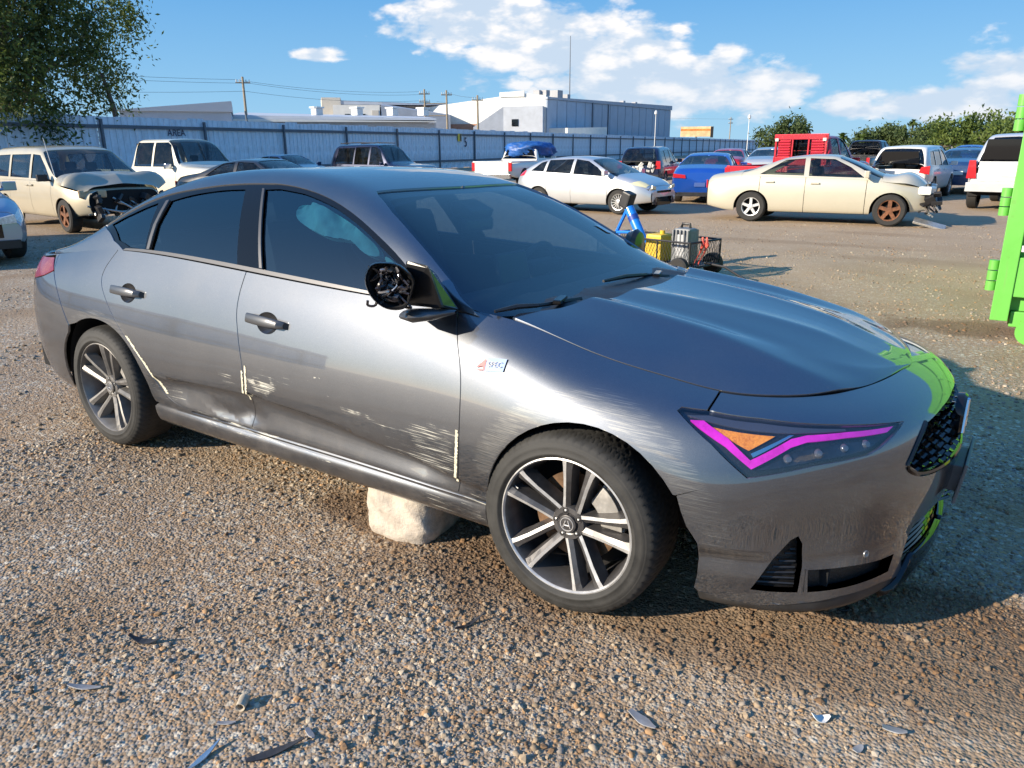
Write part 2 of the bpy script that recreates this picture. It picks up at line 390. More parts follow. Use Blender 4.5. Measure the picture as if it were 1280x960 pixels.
BODY=body_net(); HOOD=hood_net(BODY)
def roof_net():
    e=bsp(BODY,np.linspace(0,20,400),np.full(400,12.),(1,1),(0,0)); k=np.argsort(e[:,0]); e=e[k]
    net=[]
    for x,zc,zr in zip(RX,ZC,ZR):
        yb=np.interp(x,e[:,0],-e[:,1]); zb=np.interp(x,e[:,0],e[:,2])
        if x>-.5: yb=lin(x,[(-.5,.795),(-.3,.76),(-.1,.74)]); zb=lin(x,[(-.5,.965),(-.3,.925),(-.1,.87)])
        side=lambda z: yb-.26*(z-zb)-.62*max(z-zb,0)**1.6
        zr=max(zr,zb+.012); yr=side(zr)
        row=[(yb,zb)]
        for t in (.3,.62,.88): z=zb+(zr-zb)*t; row.append((side(z),z))
        row.append((yr-.035, zr+.010+.25*(zc-zr-.02)))
        row += [(yr*.74, zr+.68*(zc-zr)), (yr*.40, zr+.93*(zc-zr)), (0,zc)]
        net.append([(x,-y,z) for y,z in row])
    return np.array(net)
ROOF=roof_net()
S_body=lambda u,v: bsp(BODY,u,v,(1,1),(0,0))
S_hood=lambda u,v: bsp(HOOD,u,v,(0,0),(0,1))
S_roof=lambda u,v: bsp(ROOF,u,v,(0,0),(0,1))
F = {
 'front_door': [(11.45,10.86),(11.6,9.58),(11.63,7.83),(11.57,6.21),(11.5,3.01),(10.71,2.94),(9.59,3.91),(8.56,3.23),(8.66,6.41),(8.62,8.12),(8.49,9.43),(8.44,10.2),(8.44,10.97)],
 'front_door_top': [(11.22,11.73),(10.65,11.73),(10.04,11.64),(8.47,11.65)],
 'rear_door': [(8.5,3.06),(7.9,3.64),(7.53,3.74),(7.28,4.95),(7.03,5.9),(6.87,6.93),(6.63,7.89),(6.32,8.72),(6.05,9.55),(5.82,10.5),(5.84,11.2),(6.04,11.7)],
 'fender_front': [(15.07,12.0),(14.92,11.15),(14.48,10.98)],
 'headlight': [(14.47,10.87),(14.5,11.03),(14.92,11.15),(15.82,11.07),(16.5,10.88),(17.34,10.65),(18.42,10.29),(18.14,9.89),(17.77,9.45),(17.54,9.29),(16.66,9.14),(15.65,8.7),(15.07,9.86)],
 'seam_fb': [(15.65,8.7),(15.25,8.39),(14.78,7.79)],
 'drl': [(14.71,10.68),(14.89,10.78),(15.3,10.21),(15.66,9.36),(16.31,10.27),(16.58,10.4),(17.29,10.39),(18.26,10.28),(18.03,10.06),(17.25,10.13),(16.56,10.08),(16.29,9.89),(15.68,8.76),(15.26,9.71)],
 'amber': [(15.02,10.62),(16.07,10.4),(15.63,9.69)],
 'vent': [(15.82,3.03),(16.12,4.96),(16.4,6.09),(16.52,6.24),(16.59,5.8),(16.59,4.5),(16.55,3.03),(16.1,3.05)],
 'vent2': [(16.57,4.4),(17.41,4.25),(18.07,4.03),(18.45,4.03),(18.34,3.0),(17.76,3.07),(16.66,3.03)],
 'sensor': [(17.74,4.71)],
 'lip': [(15.04,2.33),(15.39,2.09),(16.0,2.02),(16.62,2.41),(17.3,2.63),(18.13,2.63),(18.8,2.17)],
 'grille_edge': [(18.86,9.84),(18.63,9.38),(18.42,8.81),(18.35,8.45),(18.62,8.12),(19.17,7.61)],
 'bumper_seam_rear': [(4.31,10.97),(4.62,9.73),(4.89,8.74)],
 'taillight': [(3.2,10.2),(3.07,10.9),(3.03,11.74),(4.04,11.75),(4.31,10.97),(3.9,10.6)],
 'badge': [(11.75,10.25),(12.16,10.53),(12.18,10.31),(11.77,10.04)],
 'arch_front': [(14.988,2.511),(15.026,3.51),(15.028,4.516),(14.993,5.429),(14.811,6.243),(14.711,6.999),(14.581,7.668),(14.427,8.216),(14.253,8.65),(14.063,8.986),(13.864,9.23),(13.661,9.387),(13.459,9.46),(13.262,9.452),(13.072,9.371),(12.893,9.23),(12.726,9.041),(12.572,8.813),(12.433,8.55),(12.311,8.251),(12.207,7.908),(12.123,7.499),(12.06,6.975),(12.019,6.193),(12.0,5.038),(12.005,3.132)],
 'arch_rear': [(6.761,3.479),(6.759,5.063),(6.739,5.919),(6.702,6.633),(6.647,7.237),(6.577,7.714),(6.492,8.074),(6.393,8.352),(6.281,8.573),(6.158,8.746),(6.026,8.873),(5.886,8.951),(5.74,8.977),(5.591,8.948),(5.441,8.861),(5.294,8.713),(5.152,8.499),(5.018,8.211),(4.895,7.827),(4.785,7.314),(4.691,6.67),(4.615,5.903),(4.557,5.003),(4.521,4.018),(4.505,3.031),(4.51,2.131)],
 'glass_front': [(7.05,2.85),(7.35,2.97),(7.92,2.94),(8.9,2.72),(10.02,2.33),(11.04,1.83),(11.84,0.7),(12.12,0.0),(11.24,0.0),(10.16,0.0),(7.65,0.0)],
 'glass_rear': [(6.63,2.79),(6.18,2.74),(5.5,2.58),(5.0,2.46),(4.93,1.39),(4.94,0.0),(6.25,0.0),(7.07,0.0)],
 'glass_quarter': [(3.59,2.76),(4.15,2.5),(4.7,2.59),(4.73,1.28),(4.76,0.03),(4.33,0.24),(4.0,0.78)],
 'dlo': [(3.37,3.5),(3.77,3.14),(4.66,3.03),(5.42,2.91),(6.12,3.0),(6.96,3.12),(7.29,3.21),(7.9,3.13),(8.91,2.91),(10.05,2.58),(11.08,2.17),(11.97,1.05),(12.34,0.0),(11.25,0.0),(10.18,0.0),(7.28,0.0),(6.28,0.0),(4.79,0.0),(4.24,0.03),(3.87,0.79)],
 'ws_edge': [(13.04,2.58),(12.33,3.54),(11.62,3.7),(10.94,3.79),(10.24,3.94),(9.64,4.25),(9.41,4.37),(9.45,4.69),(9.57,5.7),(9.64,6.57)],
 'hood_rear': [(0.91,0.46),(1.25,1.78),(1.47,3.24),(1.55,4.97)],
 'ridge': [(1.36,1.3),(2.32,2.13),(3.61,2.27),(5.65,1.19)],
}
# ---------------------------------------------------------------- hero car: scraped grey liftback sedan
def wear(P):
    """where the paint is scraped: envelopes over the near side, sharpened by streak noise in the material"""
    x, z = P[:,0].copy(), P[:,2].copy(); n = len(x); near = P[:,1] < -.6
    xw = x+.018*np.sin(z*61+x*9)+.010*np.sin(z*143+1.7); zw = z+.008*np.sin(x*37+z*21)+.005*np.sin(x*97+.6)
    E = {k: np.full(n, -1.2) for k in ('streak', 'blotch', 'scuff')}
    sm = lambda v, lo, hi: np.clip((v-lo)/(hi-lo), 0, 1)**2*(3-2*np.clip((v-lo)/(hi-lo), 0, 1))
    def put(kind, m, thr): E[kind] = np.maximum(E[kind], np.where(m > .02, m*.5-thr-.5-.3*(1-np.clip(m/.15, 0, 1)), -1.2))
    def box(kind, x0, x1, z0, z1, e, thr, slope=0.):
        zz = zw-(xw-x0)*slope; put(kind, sm(xw, x0-e, x0+e)*(1-sm(xw, x1-e, x1+e))*sm(zz, z0-e*.5, z0+e*.5)*(1-sm(zz, z1-e*.5, z1+e*.5)), thr)
    def ring(kind, cx, cz, r0, r1, a0, a1, thr, sx=1.):
        dx_, dz_ = (x-cx)*sx, z-cz; r = np.hypot(dx_, dz_); a = np.arctan2(dz_, dx_); put(kind, sm(r, r0-.006, r0+.006)*(1-sm(r, r1-.02, r1+.02))*sm(a, a0-.15, a0+.15)*(1-sm(a, a1-.15, a1+.15)), thr)
    for q in [(-1.53,-1.34,.515,.58,.03,.42,0), (-1.76,-1.60,.50,.60,.03,.55,0), (-1.56,-1.25,.58,.63,.02,.54,0), (-1.40,-1.05,.70,.714,.012,.58,-.10), (-1.06,-.50,.53,.58,.03,.53,-.12), (-1.0,-.70,.545,.565,.02,.45,-.12),
              (-.66,-.40,.37,.58,.05,.48,0), (-.78,-.45,.385,.50,.04,.57,-.1), (-1.98,-1.40,.30,.345,.02,.50,-.02), (-1.3,-.5,.312,.328,.012,.50,0), (-2.0,-.35,.275,.30,.014,.53,0), (-.62,-.30,.20,.29,.03,.53,0), (-.42,-.27,.285,.36,.03,.50,0), (-2.35,-2.05,.33,.46,.04,.56,0)]: box('streak', *q)
    for q in [(-1.20,-1.10,.625,.648,.02,.46,0), (-1.31,-1.24,.585,.61,.016,.47,0), (-2.03,-1.97,.565,.582,.014,.40,0), (-2.09,-2.06,.855,.868,.010,.42,0), (-1.62,-1.585,.46,.50,.015,.50,0)]: box('blotch', *q)
    ring('scuff', .065,.325,.36,.47,.25,2.85,.42); ring('scuff', .065,.325,.36,.44,2.1,2.95,.36); ring('scuff', .10,.325,.36,.46,-.05,.60,.44)
    ring('scuff', -2.70,.325,.36,.42,.1,2.4,.42,.9); ring('blotch', .065,.325,.355,.370,.3,2.9,.46)
    return {k: np.where(near, v, -1.2).astype(np.float32) for k, v in E.items()}
def paint_mat(worn=True):
    m = bpy.data.materials.new('grey_metallic_paint' if worn else 'grey_metallic_paint_top'); m.use_nodes = True; t = NT(m.node_tree); b = m.node_tree.nodes['Principled BSDF']
    co = t.new('ShaderNodeTexCoord').outputs['Object']; X, Y, Z = t.sep(co)
    tot = None
    if worn:
        st = t.noise(t.comb(t.math('MULTIPLY', X, 5.), 0., t.math('MULTIPLY', t.math('ADD', Z, t.math('MULTIPLY', X, .03)), 230.)), 1., 5, .65)
        st2 = t.noise(t.vmath('MULTIPLY', co, (26., 1., 40.)), 1., 6, .65)
        stf = t.noise(t.comb(t.math('MULTIPLY', X, 9.), 0., t.math('MULTIPLY', t.math('ADD', Z, t.math('MULTIPLY', X, .05)), 330.)), 1., 4, .6)
        at = lambda nm: t.new('ShaderNodeAttribute', attribute_name=nm).outputs['Fac']
        tot = t.math('MAXIMUM', t.ramp(t.math('ADD', st, at('streak')), 0., .17), t.ramp(t.math('ADD', st2, at('blotch')), 0., .15))
        tot = t.math('MAXIMUM', tot, t.math('MULTIPLY', t.ramp(t.math('ADD', stf, at('scuff')), 0., .30), .20)); tot = t.math('MULTIPLY', tot, .80)
    dirt = t.math('MULTIPLY', t.ramp(Z, .55, .18), t.ramp(t.noise(co, 7., 6, .65), .38, .72))
    dust = t.math('MULTIPLY', t.ramp(t.noise(co, 60., 4, .7), .60, .78), .10)
    film = t.math('MULTIPLY', t.ramp(t.noise(co, 3.2, 4, .6), .35, .75), .05)
    f = t.math('ADD', t.math('MULTIPLY', dirt, .20), t.math('ADD', dust, film), clamp=True)
    fr, _, _ = t.sep(t.vor(co, 900., out='Color'))
    c = t.mix(f, t.mix(t.math('MULTIPLY', fr, .5), (.072, .079, .094, 1), (.124, .132, .149, 1)), (.30, .26, .21, 1)); bad = f
    if worn:
        c = t.mix(tot, c, t.mix(t.noise(co, 14., 2), (.78, .75, .62, 1), (.62, .62, .58, 1))); bad = t.math('MAXIMUM', tot, f)
    t.set(b.inputs['Base Color'], c); t.set(b.inputs['Metallic'], t.math('MULTIPLY', t.math('SUBTRACT', 1., bad), .92))
    t.set(b.inputs['Roughness'], t.math('ADD', .42, t.math('MULTIPLY', bad, .35)))
    t.set(b.inputs['Coat Weight'], t.math('SUBTRACT', 1., bad, clamp=True)); b.inputs['Coat Roughness'].default_value = .02; b.inputs['Coat IOR'].default_value = 2.2
    return m
PAINT = paint_mat(); PAINT_TOP = paint_mat(False)
def dent(P):
    """sculpted crease low on the doors, and the crumple behind the rear door's lower corner"""
    x, z = P[:,0], P[:,2]; side = np.sign(P[:,1]); near = (P[:,1] < -.5)
    zc = np.interp(x, [-2.35,-2.24,-1.89,-1.52,-1.11,-.69,-.42,-.30], [.455,.462,.487,.500,.472,.424,.385,.375]); zb = .315
    t = np.clip((zc-z)/(zc-zb), 0, 1); win = np.interp(x, [-2.30,-2.05,-.60,-.36], [0,1,1,.15])
    d_ = .050*win*(1-t)*(1-np.exp(-t/.10))
    g = lambda cx, cz, sx, sz: np.exp(-((x-cx)/sx)**2-((z-cz)/sz)**2)
    tri = lambda q: np.abs((q % 1)*2-1)
    d_ = d_+near*(.022*g(-1.60,.385,.08,.05)+.012*g(-1.78,.360,.12,.04)+.007*(tri(x*3.2+z*7)-.5)*g(-1.74,.37,.20,.06))
    out = np.zeros_like(P); out[:,1] = -d_*side; return out
def hood_crease(P):
    x, y = P[:,0], np.abs(P[:,1]); r1 = np.interp(x, [-.4,-.1,.25,.55,.75], [.47,.455,.475,.50,.46]); r2 = np.interp(x, [-.4,0,.4,.75], [.24,.20,.15,.11])
    fx = np.interp(x, [-.45,-.15,.55,.80], [.5,1,1,.15]); out = np.zeros_like(P)
    rd = lambda d_: np.sqrt(d_*d_+.022**2)-.022
    out[:,2] = fx*(.018*np.exp(-rd(y-r1)/.055)+.008*np.exp(-rd(y-r2)/.045)-.006*np.exp(-((y-r1+.11)/.06)**2)); return out
SB = Surf(S_body, 21, 13, dent); SH = Surf(S_hood, 10, 8, hood_crease); SR = Surf(S_roof, 16, 8)
hero = empty('sedan_car'); tag(hero, 'scraped grey four-door sedan in the foreground with purple headlight strip and broken mirror', 'car')
_c, _s = math.cos(.012), math.sin(.012)
hero.matrix_world = Matrix(((1,0,0,0),(0,_c,_s,-.9+.9*_c),(0,-_s,_c,-.9*_s),(0,0,0,1)))
HTRIM = mat('satin_trim', (.10,.10,.105), .35, metal=.6)
GL_SIDE = glass_mat('tinted_glass', (.22,.32,.40), 1., 2.3); GL_WS = glass_mat('windscreen_glass', (.44,.52,.56), 1., 2.0, .004)
LENS = glass_mat('lens_glass', (.82,.84,.88), 1., 1.75, .01)
fseam = catmull([(11.32,11.97),(11.45,10.86),(11.6,9.58),(11.63,7.82),(11.58,6.1),(11.54,4.75)], 5)
bseam = catmull([(8.53,4.75),(8.57,6.3),(8.60,8.1),(8.50,9.43),(8.44,10.2),(8.44,10.97),(8.48,11.97)], 5)
rseam = catmull([(7.50,4.75),(7.24,5.0),(6.99,5.78),(6.86,6.88),(6.65,7.88),(6.33,8.72),(6.05,9.55),(5.82,10.5),(5.84,11.2),(6.04,11.97)], 5)
sh = lambda pts, d_: [(u+d_, v) for u, v in pts]
def both(name, S, outer, holes=(), m=PAINT, parent=hero, **kw):
    o = panel(name, S, outer, holes, m, parent, **kw); q = panel(name, S, outer, holes, m, parent, mirror=True, **kw); return o, q
ell = lambda u, v, a=.165, b=.40: [(u+a*math.cos(w), v+b*math.sin(w)) for w in np.linspace(0, 2*math.pi, 26, endpoint=False)]
HF_, HR_ = (8.93,10.08), (6.42,10.28)
fdoor, fdoor2 = both('front_door', SB, fseam+bseam, [ell(*HF_)], step=.016)
rdoor, rdoor2 = both('rear_door', SB, sh(bseam, -.014)[::-1]+rseam, [ell(*HR_)], step=.015)
def scrape(door, pts, w, seed, par='u'):
    rr_ = random.Random(seed); a = []; b_ = []
    for u, v in catmull(pts, 22): a.append((u+rr_.uniform(-.1,.1)*w, v)); b_.append((u+w*rr_.uniform(.55,1.05), v))
    panel('edge_scrape', SB, a+b_[::-1], (), mat('scraped_filler', (.62,.58,.44), .75, noise=.25, nscale=60), door, step=.02, off=.0014, flange=0)
scrape(fdoor, [(11.525,5.95),(11.56,6.9),(11.585,7.8),(11.59,8.35)], .045, 1); scrape(fdoor, [(8.60,7.0),(8.615,7.8),(8.61,8.5)], .035, 2); scrape(rdoor, [(8.535,6.7),(8.56,7.6),(8.56,8.3)], .03, 3)
scrape(rdoor, [(7.03,5.75),(6.90,6.75),(6.70,7.75),(6.40,8.62)], .06, 4)
AF, AR = F['arch_front'], F['arch_rear']
both('quarter_panel', SB, [(6.02,12)]+sh(rseam, -.014)[::-1]+[(7.44,4.3),(6.78,4.3)]+[p for p in AR if p[1] > 4.3][:16]+[(4.95,8.3),(4.62,9.73),(4.31,10.97),(4.2,12)], step=.022)
both('front_fender', SB, [(11.34,12)]+[(u, 12) for u in np.linspace(11.6,15.04,10)]+[(14.90,11.17),(14.5,11.05),(14.45,10.86),(15.06,9.86),(15.64,8.69),(15.25,8.40),(14.62,7.66)]+AF[6:-1]+[(12.0,4.75)]+sh(fseam, .014)[::-1], step=.022)
bump_o = [(15.08,11.96)]+[(u,11.96) for u in np.linspace(15.6,19.6,10)]+[(20,11.96),(20,10.25),(19.4,10.1),(18.90,9.88),(18.63,9.38),(18.44,8.81),(18.37,8.45),(18.62,8.0),(19.2,7.75),(20,7.7),(20,5.7),(19.0,5.4),(18.78,5.1),(18.62,3.4),(18.68,2.6),(18.8,2.17)] + \
    [(18.13,2.62),(17.3,2.62),(16.62,2.4),(16.0,2.04),(15.39,2.1),(15.04,2.33)]+AF[:6]+[(14.64,7.64),(15.25,8.42),(15.65,8.73),(16.66,9.16),(17.54,9.31),(17.77,9.47),(18.14,9.91),(18.44,10.31),(17.34,10.67),(16.5,10.9),(15.82,11.09),(14.95,11.18)]
vent_h = [(15.82,3.1),(16.12,4.96),(16.38,6.0),(16.50,6.2),(16.58,5.8),(16.60,4.5),(16.56,3.1),(16.1,3.08)]
vent2_h = [(16.70,4.35),(17.41,4.25),(18.07,4.05),(18.40,4.0),(18.30,3.1),(17.76,3.1),(16.72,3.1)]
bumper = panel('front_bumper', SB, bump_o, [vent_h, vent2_h], PAINT, hero, step=.02, sym='u1', flange=.03)
panel('vent_insert', SB, [(15.7,2.8),(15.9,6.4),(16.8,6.4),(18.6,4.6),(18.6,2.8)], (), mat('vent_black', (.012,.012,.013), .35, bump=.5, bscale=140), bumper, off=-.035, flange=0)
panel('vent_insert', SB, [(15.7,2.8),(15.9,6.4),(16.8,6.4),(18.6,4.6),(18.6,2.8)], (), MATS['vent_black'], bumper, off=-.035, flange=0, mirror=True)
vl = MB()
for k in range(8):
    v = 3.4+k*.33; p, n = SB.ev(np.array([(15.9+.09*k, v), (16.54, v)]), -.022); vl.tube([p[0], p[1]], .0035, 5)
vl.build('vent_slats', BLACK, bumper)
_pd = SB.ev(np.array([(16.64, 3.1), (16.66, 4.4)]), -.01)[0]; MB().tube(list(_pd), .012, 6).build('vent_divider', BLACK, bumper)
panel('front_lip', SB, [(15.04,2.30),(15.39,2.07),(16.0,2.0),(16.62,2.36),(17.3,2.58),(18.13,2.58),(18.8,2.13),(20,2.1),(20,.7),(15.1,.7)], (), mat('lip_grey', (.035,.034,.034), .42, noise=.3, nscale=20), hero, step=.03, sym='u1', off=-.004)
chin = panel('chin_spoiler', SB, [(18.80,3.4),(20,3.2),(20,1.0),(18.3,1.0),(18.55,2.2)], (), GLOSSB, hero, step=.03, sym='u1', off=.014, flange=.018)
rbump = panel('rear_bumper', SB, [(0,10.15),(3.2,10.15),(3.9,10.55),(4.29,10.92),(4.60,9.73),(4.92,8.3)]+[p for p in AR if p[1] > 1.5][18:]+[(4.4,1.3),(0,1.3)], (), PAINT, hero, step=.035, sym='u0')
panel('tailgate', SB, [(0,10.2),(3.1,10.22),(3.03,11.78),(4.06,11.97),(4.29,11.0),(4.18,12),(0,12)], (), PAINT, hero, step=.035, sym='u0')
TAIL = mat('tail_red', (.20,.008,.014), .25, coat=.5)
both('tail_light', SB, [(3.15,10.22),(3.9,10.62),(4.28,10.99),(4.05,11.76),(3.06,11.74)], m=TAIL, step=.03, off=.002)
both('side_skirt', SB, [(11.95,.5),(11.95,4.35),(6.85,4.35),(6.75,3.3),(6.75,.5)], m=PAINT, step=.02, flange=.02)
both('rocker_panel', SB, [(12.1,4.2),(12.1,5.2),(6.7,5.2),(6.7,4.2)], m=BLACK, step=.03, off=-.014, flange=0)
# hood and cowl
hood = panel('hood', SH, [(.95,.05)]+[(u,.05) for u in np.linspace(1.2,8.9,20)]+[(8.92,7),(1.62,7),(1.55,4.97),(1.47,3.24),(1.25,1.78),(.95,.46)], (), PAINT_TOP, hero, step=.014, sym='v', flange=.02)
panel('cowl', SH, [(.45,1.5),(1.9,.6),(2.0,7),(.3,7)], (), BLACK, hero, step=.05, sym='v', off=-.022, flange=0)
# cabin shell with the glass openings cut out
DLO = [(3.37,3.42),(3.77,3.14),(4.66,3.03),(5.42,2.93),(6.12,3.0),(6.96,3.12),(7.29,3.18),(7.9,3.13),(8.91,2.91),(10.05,2.58),(11.08,2.14),(11.97,1.05),(12.36,0)]
WSE = [(13.04,2.58),(12.33,3.54),(11.62,3.70),(10.94,3.79),(10.24,3.94),(9.64,4.25),(9.43,4.42),(9.47,4.75),(9.57,5.7),(9.64,6.5),(9.66,7)]
RW = [(5.45,7),(5.35,5.6),(5.1,5.1),(4.2,4.75),(3.0,4.8),(2.6,5.2),(2.5,7)]
dlo_s = catmull(DLO[:-1], 4)+[DLO[-1]]
roof = panel('roof_shell', SR, [(0,0),(4.22,0),(3.87,.79),(3.55,2.3)]+dlo_s+[(13.25,0)]+WSE+RW+[(0,7)], (), PAINT_TOP, hero, step=.025, sym='v', flange=.02)
gf = [(7.06,2.85),(7.35,2.95),(7.92,2.92),(8.9,2.70),(10.02,2.33),(11.04,1.83),(11.84,.7),(12.05,.16),(11.24,.14),(10.16,.14),(7.63,.14)]
gr = [(6.63,2.79),(6.18,2.74),(5.5,2.62),(5.04,2.5),(4.95,1.39),(4.96,.14),(6.25,.14),(7.05,.14)]
gq = [(3.62,2.76),(4.15,2.6),(4.72,2.62),(4.75,1.28),(4.78,.16),(4.33,.28),(4.0,.78)]
both('window_trim', SR, [(4.22,.02),(3.87,.79),(3.55,2.3)]+dlo_s+[(12.36,.02)], [gf, gr, gq], m=GLOSSB, step=.03, off=-.005, flange=.02)
both('door_glass', SR, gf, m=GL_SIDE, step=.05, off=-.010, flange=0)
both('door_glass', SR, gr, m=GL_SIDE, step=.05, off=-.010, flange=0)
both('quarter_glass', SR, gq, m=GL_SIDE, step=.05, off=-.010, flange=0)
both('belt_moulding', SR, [(4.22,.03),(12.3,.03),(12.2,.17),(11.24,.16),(4.3,.16)], m=HTRIM, step=.04, off=.004, flange=.012)
both('pillar_strip', SR, [(7.005,2.86),(7.05,2.86),(7.62,.2),(7.56,.2)], m=HTRIM, step=.04, off=.003, flange=.008)
both('pillar_strip', SR, [(4.93,2.55),(5.00,2.55),(4.93,1.39),(4.93,.2),(4.86,.2),(4.86,1.35)], m=HTRIM, step=.04, off=.003, flange=.008)
panel('windscreen', SR, [(15,1.2),(14.2,2.4)]+WSE+[(15,7)], (), GL_WS, hero, step=.05, off=-.008, sym='v', flange=0)
wi = [(14.6,2.9),(13.0,3.30),(12.25,3.80),(11.6,3.95),(10.94,4.05),(10.24,4.22),(9.85,4.5),(9.80,4.8),(9.86,5.7),(9.92,6.5),(9.95,7)]
panel('windscreen_band', SR, [(14.6,2.4)]+WSE+wi[::-1], (), GLOSSB, hero, step=.04, off=-.012, sym='v', flange=0)
panel('rear_glass', SR, RW, (), GL_SIDE, hero, step=.06, off=-.008, sym='v', flange=0)
panel('headliner', SR, [(2.5,3.2),(10,3.9),(9.6,7),(2.5,7)], (), mat('headliner_cloth', (.10,.10,.105), .9), hero, step=.08, off=-.03, sym='v', flange=0)

# headlights
def headlamp(mir):
    h = empty('headlight', parent=hero)
    hl = [(14.47,10.87),(14.5,11.02),(14.92,11.14),(15.82,11.06),(16.5,10.87),(17.34,10.64),(18.41,10.29),(18.14,9.90),(17.77,9.46),(17.54,9.30),(16.66,9.15),(15.65,8.71),(15.07,9.86)]
    kw = dict(mirror=mir)
    panel('housing', SB, hl, (), mat('lamp_black', (.012,.013,.018), .25, noise=.3, nscale=40), h, step=.02, off=-.018, flange=.03, **kw)
    panel('film_strip_glow', SB, [(14.68,10.68),(14.89,10.78),(15.3,10.21),(15.66,9.40),(16.31,10.27),(16.58,10.40),(17.29,10.39),(18.20,10.26),(18.03,10.08),(17.25,10.15),(16.56,10.10),(16.29,9.91),(15.68,9.06),(15.27,9.86)], (), mat('magenta_strip', (.60,.010,.50), .30, coat=.6, noise=.30, nscale=25, emit=(.75,.01,.55,.17)), h, step=.012, off=-.007, flange=.012, **kw)  # unlit magenta film; added emission stands in for the sunlight it reflects
    panel('chrome_edge', SB, [(15.70,9.52),(16.31,10.36),(16.36,10.42),(16.28,10.42),(15.66,9.66)], (), mat('chrome', (.8,.8,.8), .08, metal=1.), h, step=.02, off=-.006, flange=.006, **kw)
    panel('amber_reflector', SB, [(15.02,10.60),(16.05,10.40),(15.63,9.78)], (), mat('amber_lens', (.95,.27,.02), .30, coat=.4, noise=.35, nscale=160, bump=.3, bscale=300), h, step=.02, off=-.010, flange=.01, **kw)
    lo_ = [(15.75,9.0),(16.4,9.75),(17.2,9.95),(17.9,9.85),(17.6,9.5),(16.66,9.3)]
    panel('lower_reflector', SB, lo_, (), mat('lamp_dark_chrome', (.06,.06,.075), .18, metal=.8, noise=.4, nscale=30), h, step=.02, off=-.014, flange=.006, **kw)
    for u_, v_ in ((16.25,9.45),(16.75,9.62),(17.2,9.72),(17.6,9.75)):
        pc, nc_ = SB.ev(np.array([(u_, v_)]), -.012); rq = Vector(nc_[0]).to_track_quat('Z', 'Y').to_matrix(); lm = MB().lathe([(.006,0),(.005,.008),(.0,.012),(-.004,.014)], 14, 'z')
        lm.v = [tuple((rq@Vector(v)+Vector(pc[0]))*Vector((1,1,1))) for v in lm.v]
        if mir: lm.v = [(x, -y, z) for x, y, z in lm.v]
        lm.build('lamp_module', mat('module_glass', (.18,.19,.22), .06, metal=.6), h, True)
    panel('inner_trim', SB, [(14.62,10.86),(14.95,11.04),(15.85,10.95),(16.5,10.76),(17.3,10.55),(17.3,10.46),(16.55,10.52),(16.28,10.52),(15.66,10.62),(15.0,10.80)], (), mat('lamp_trim', (.10,.105,.125), .25, metal=.5), h, step=.02, off=-.009, flange=.008, **kw)
    panel('lens', SB, hl, (), LENS, h, step=.02, off=-.001, flange=.006, **kw)
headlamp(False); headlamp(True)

# grille: dark tray with rows of gloss blades, emblem, plate bracket
grille = empty('grille', parent=hero)
GO = [(20,10.3),(19.4,10.2),(18.86,9.95),(18.58,9.38),(18.38,8.81),(18.30,8.40),(18.6,7.9),(19.2,7.65),(20,7.6)]
panel('grille_tray', SB, GO, (), VOID, grille, step=.04, off=-.05, sym='u1', flange=0)
rowsn = 7
for mir in (1, -1):
    for i in range(rowsn):
        vv = 7.72+i*.36; u0 = 18.36+max(0, i-2)*.115+(.25 if i == 0 else .08 if i == 1 else 0); nc = 7
        for k in range(nc):
            ua = u0+(20-u0)*k/nc; ub = u0+(20-u0)*(k+1)/nc; um = (ua+ub)/2; dv = .05*(k % 2)
            lo_, _ = SB.ev(np.array([(ua, vv+.06+dv), (um, vv-.02+dv), (ub, vv+.06+dv)]), -.002); hi_, _ = SB.ev(np.array([(ua, vv+.27+dv), (um, vv+.21+dv), (ub, vv+.27+dv)]), -.030); bk, _ = SB.ev(np.array([(ua, vv+.04+dv), (um, vv-.05+dv), (ub, vv+.04+dv)]), -.032)
            V = np.vstack([lo_, hi_, bk])*[1,mir,1]; f = [(0,1,4,3),(1,2,5,4),(0,6,7,1),(1,7,8,2)]
            mk('blade', V, f if mir > 0 else [q[::-1] for q in f], GLOSSB, grille)
ge = catmull([(18.86,9.92),(18.60,9.38),(18.40,8.81),(18.33,8.42),(18.62,7.95),(19.2,7.68),(20,7.62)], 4)
pe, _ = SB.ev(np.array(ge), -.002)
MB().tube(list(pe), .009, 7).tube(list(pe*[1,-1,1]), .009, 7).build('grille_frame', GLOSSB, grille, True)
em = MB().lathe([(1.010,.0),(1.016,.035),(1.015,.058),(1.006,.064),(.985,.062)], 28, 'x', (0,0,.645)); em.v = [(x, y*1.15, .645+(z-.645)*1.15) for x, y, z in em.v]
em.build('emblem', GLOSSB, grille, True)
ea = MB()
for a, b in (((-.045,-.05),(-.008,.055)), ((.045,-.05),(.008,.055)), ((-.03,-.012),(.03,-.012))): ea.tube([(1.017, a[0], .645+a[1]), (1.017, b[0], .645+b[1])], .006, 6)
ea.build('emblem_mark', mat('chrome', (.8,.8,.8), .08, metal=1.), grille)
pl = MB().box((1.040,0,.455), (.010,.30,.14), Matrix.Rotation(R(8), 3, 'Y')).box((1.0,0,.455), (.08,.20,.09)); pl.build('plate_bracket', mat('bracket_grey', (.16,.155,.15), .55, noise=.2), hero, bevel=.003)
panel('lower_intake', SB, [(18.5,2.4),(18.6,5.5),(20,5.8),(20,2.4)], (), VOID, bumper, step=.05, off=-.05, sym='u1', flange=0)
il = MB()
for k in range(6):
    for sg in (1, -1):
        ps, _ = SB.ev(np.array([(u_, 3.3+.38*k) for u_ in np.linspace(18.62, 20, 6)]), -.016); il.tube([tuple(q_) for q_ in ps*[1,sg,1]], .006, 5)
il.build('intake_slats', GLOSSB, bumper, True)
sp, sn = SB.ev(np.array([(17.74,4.71)]), 0.)
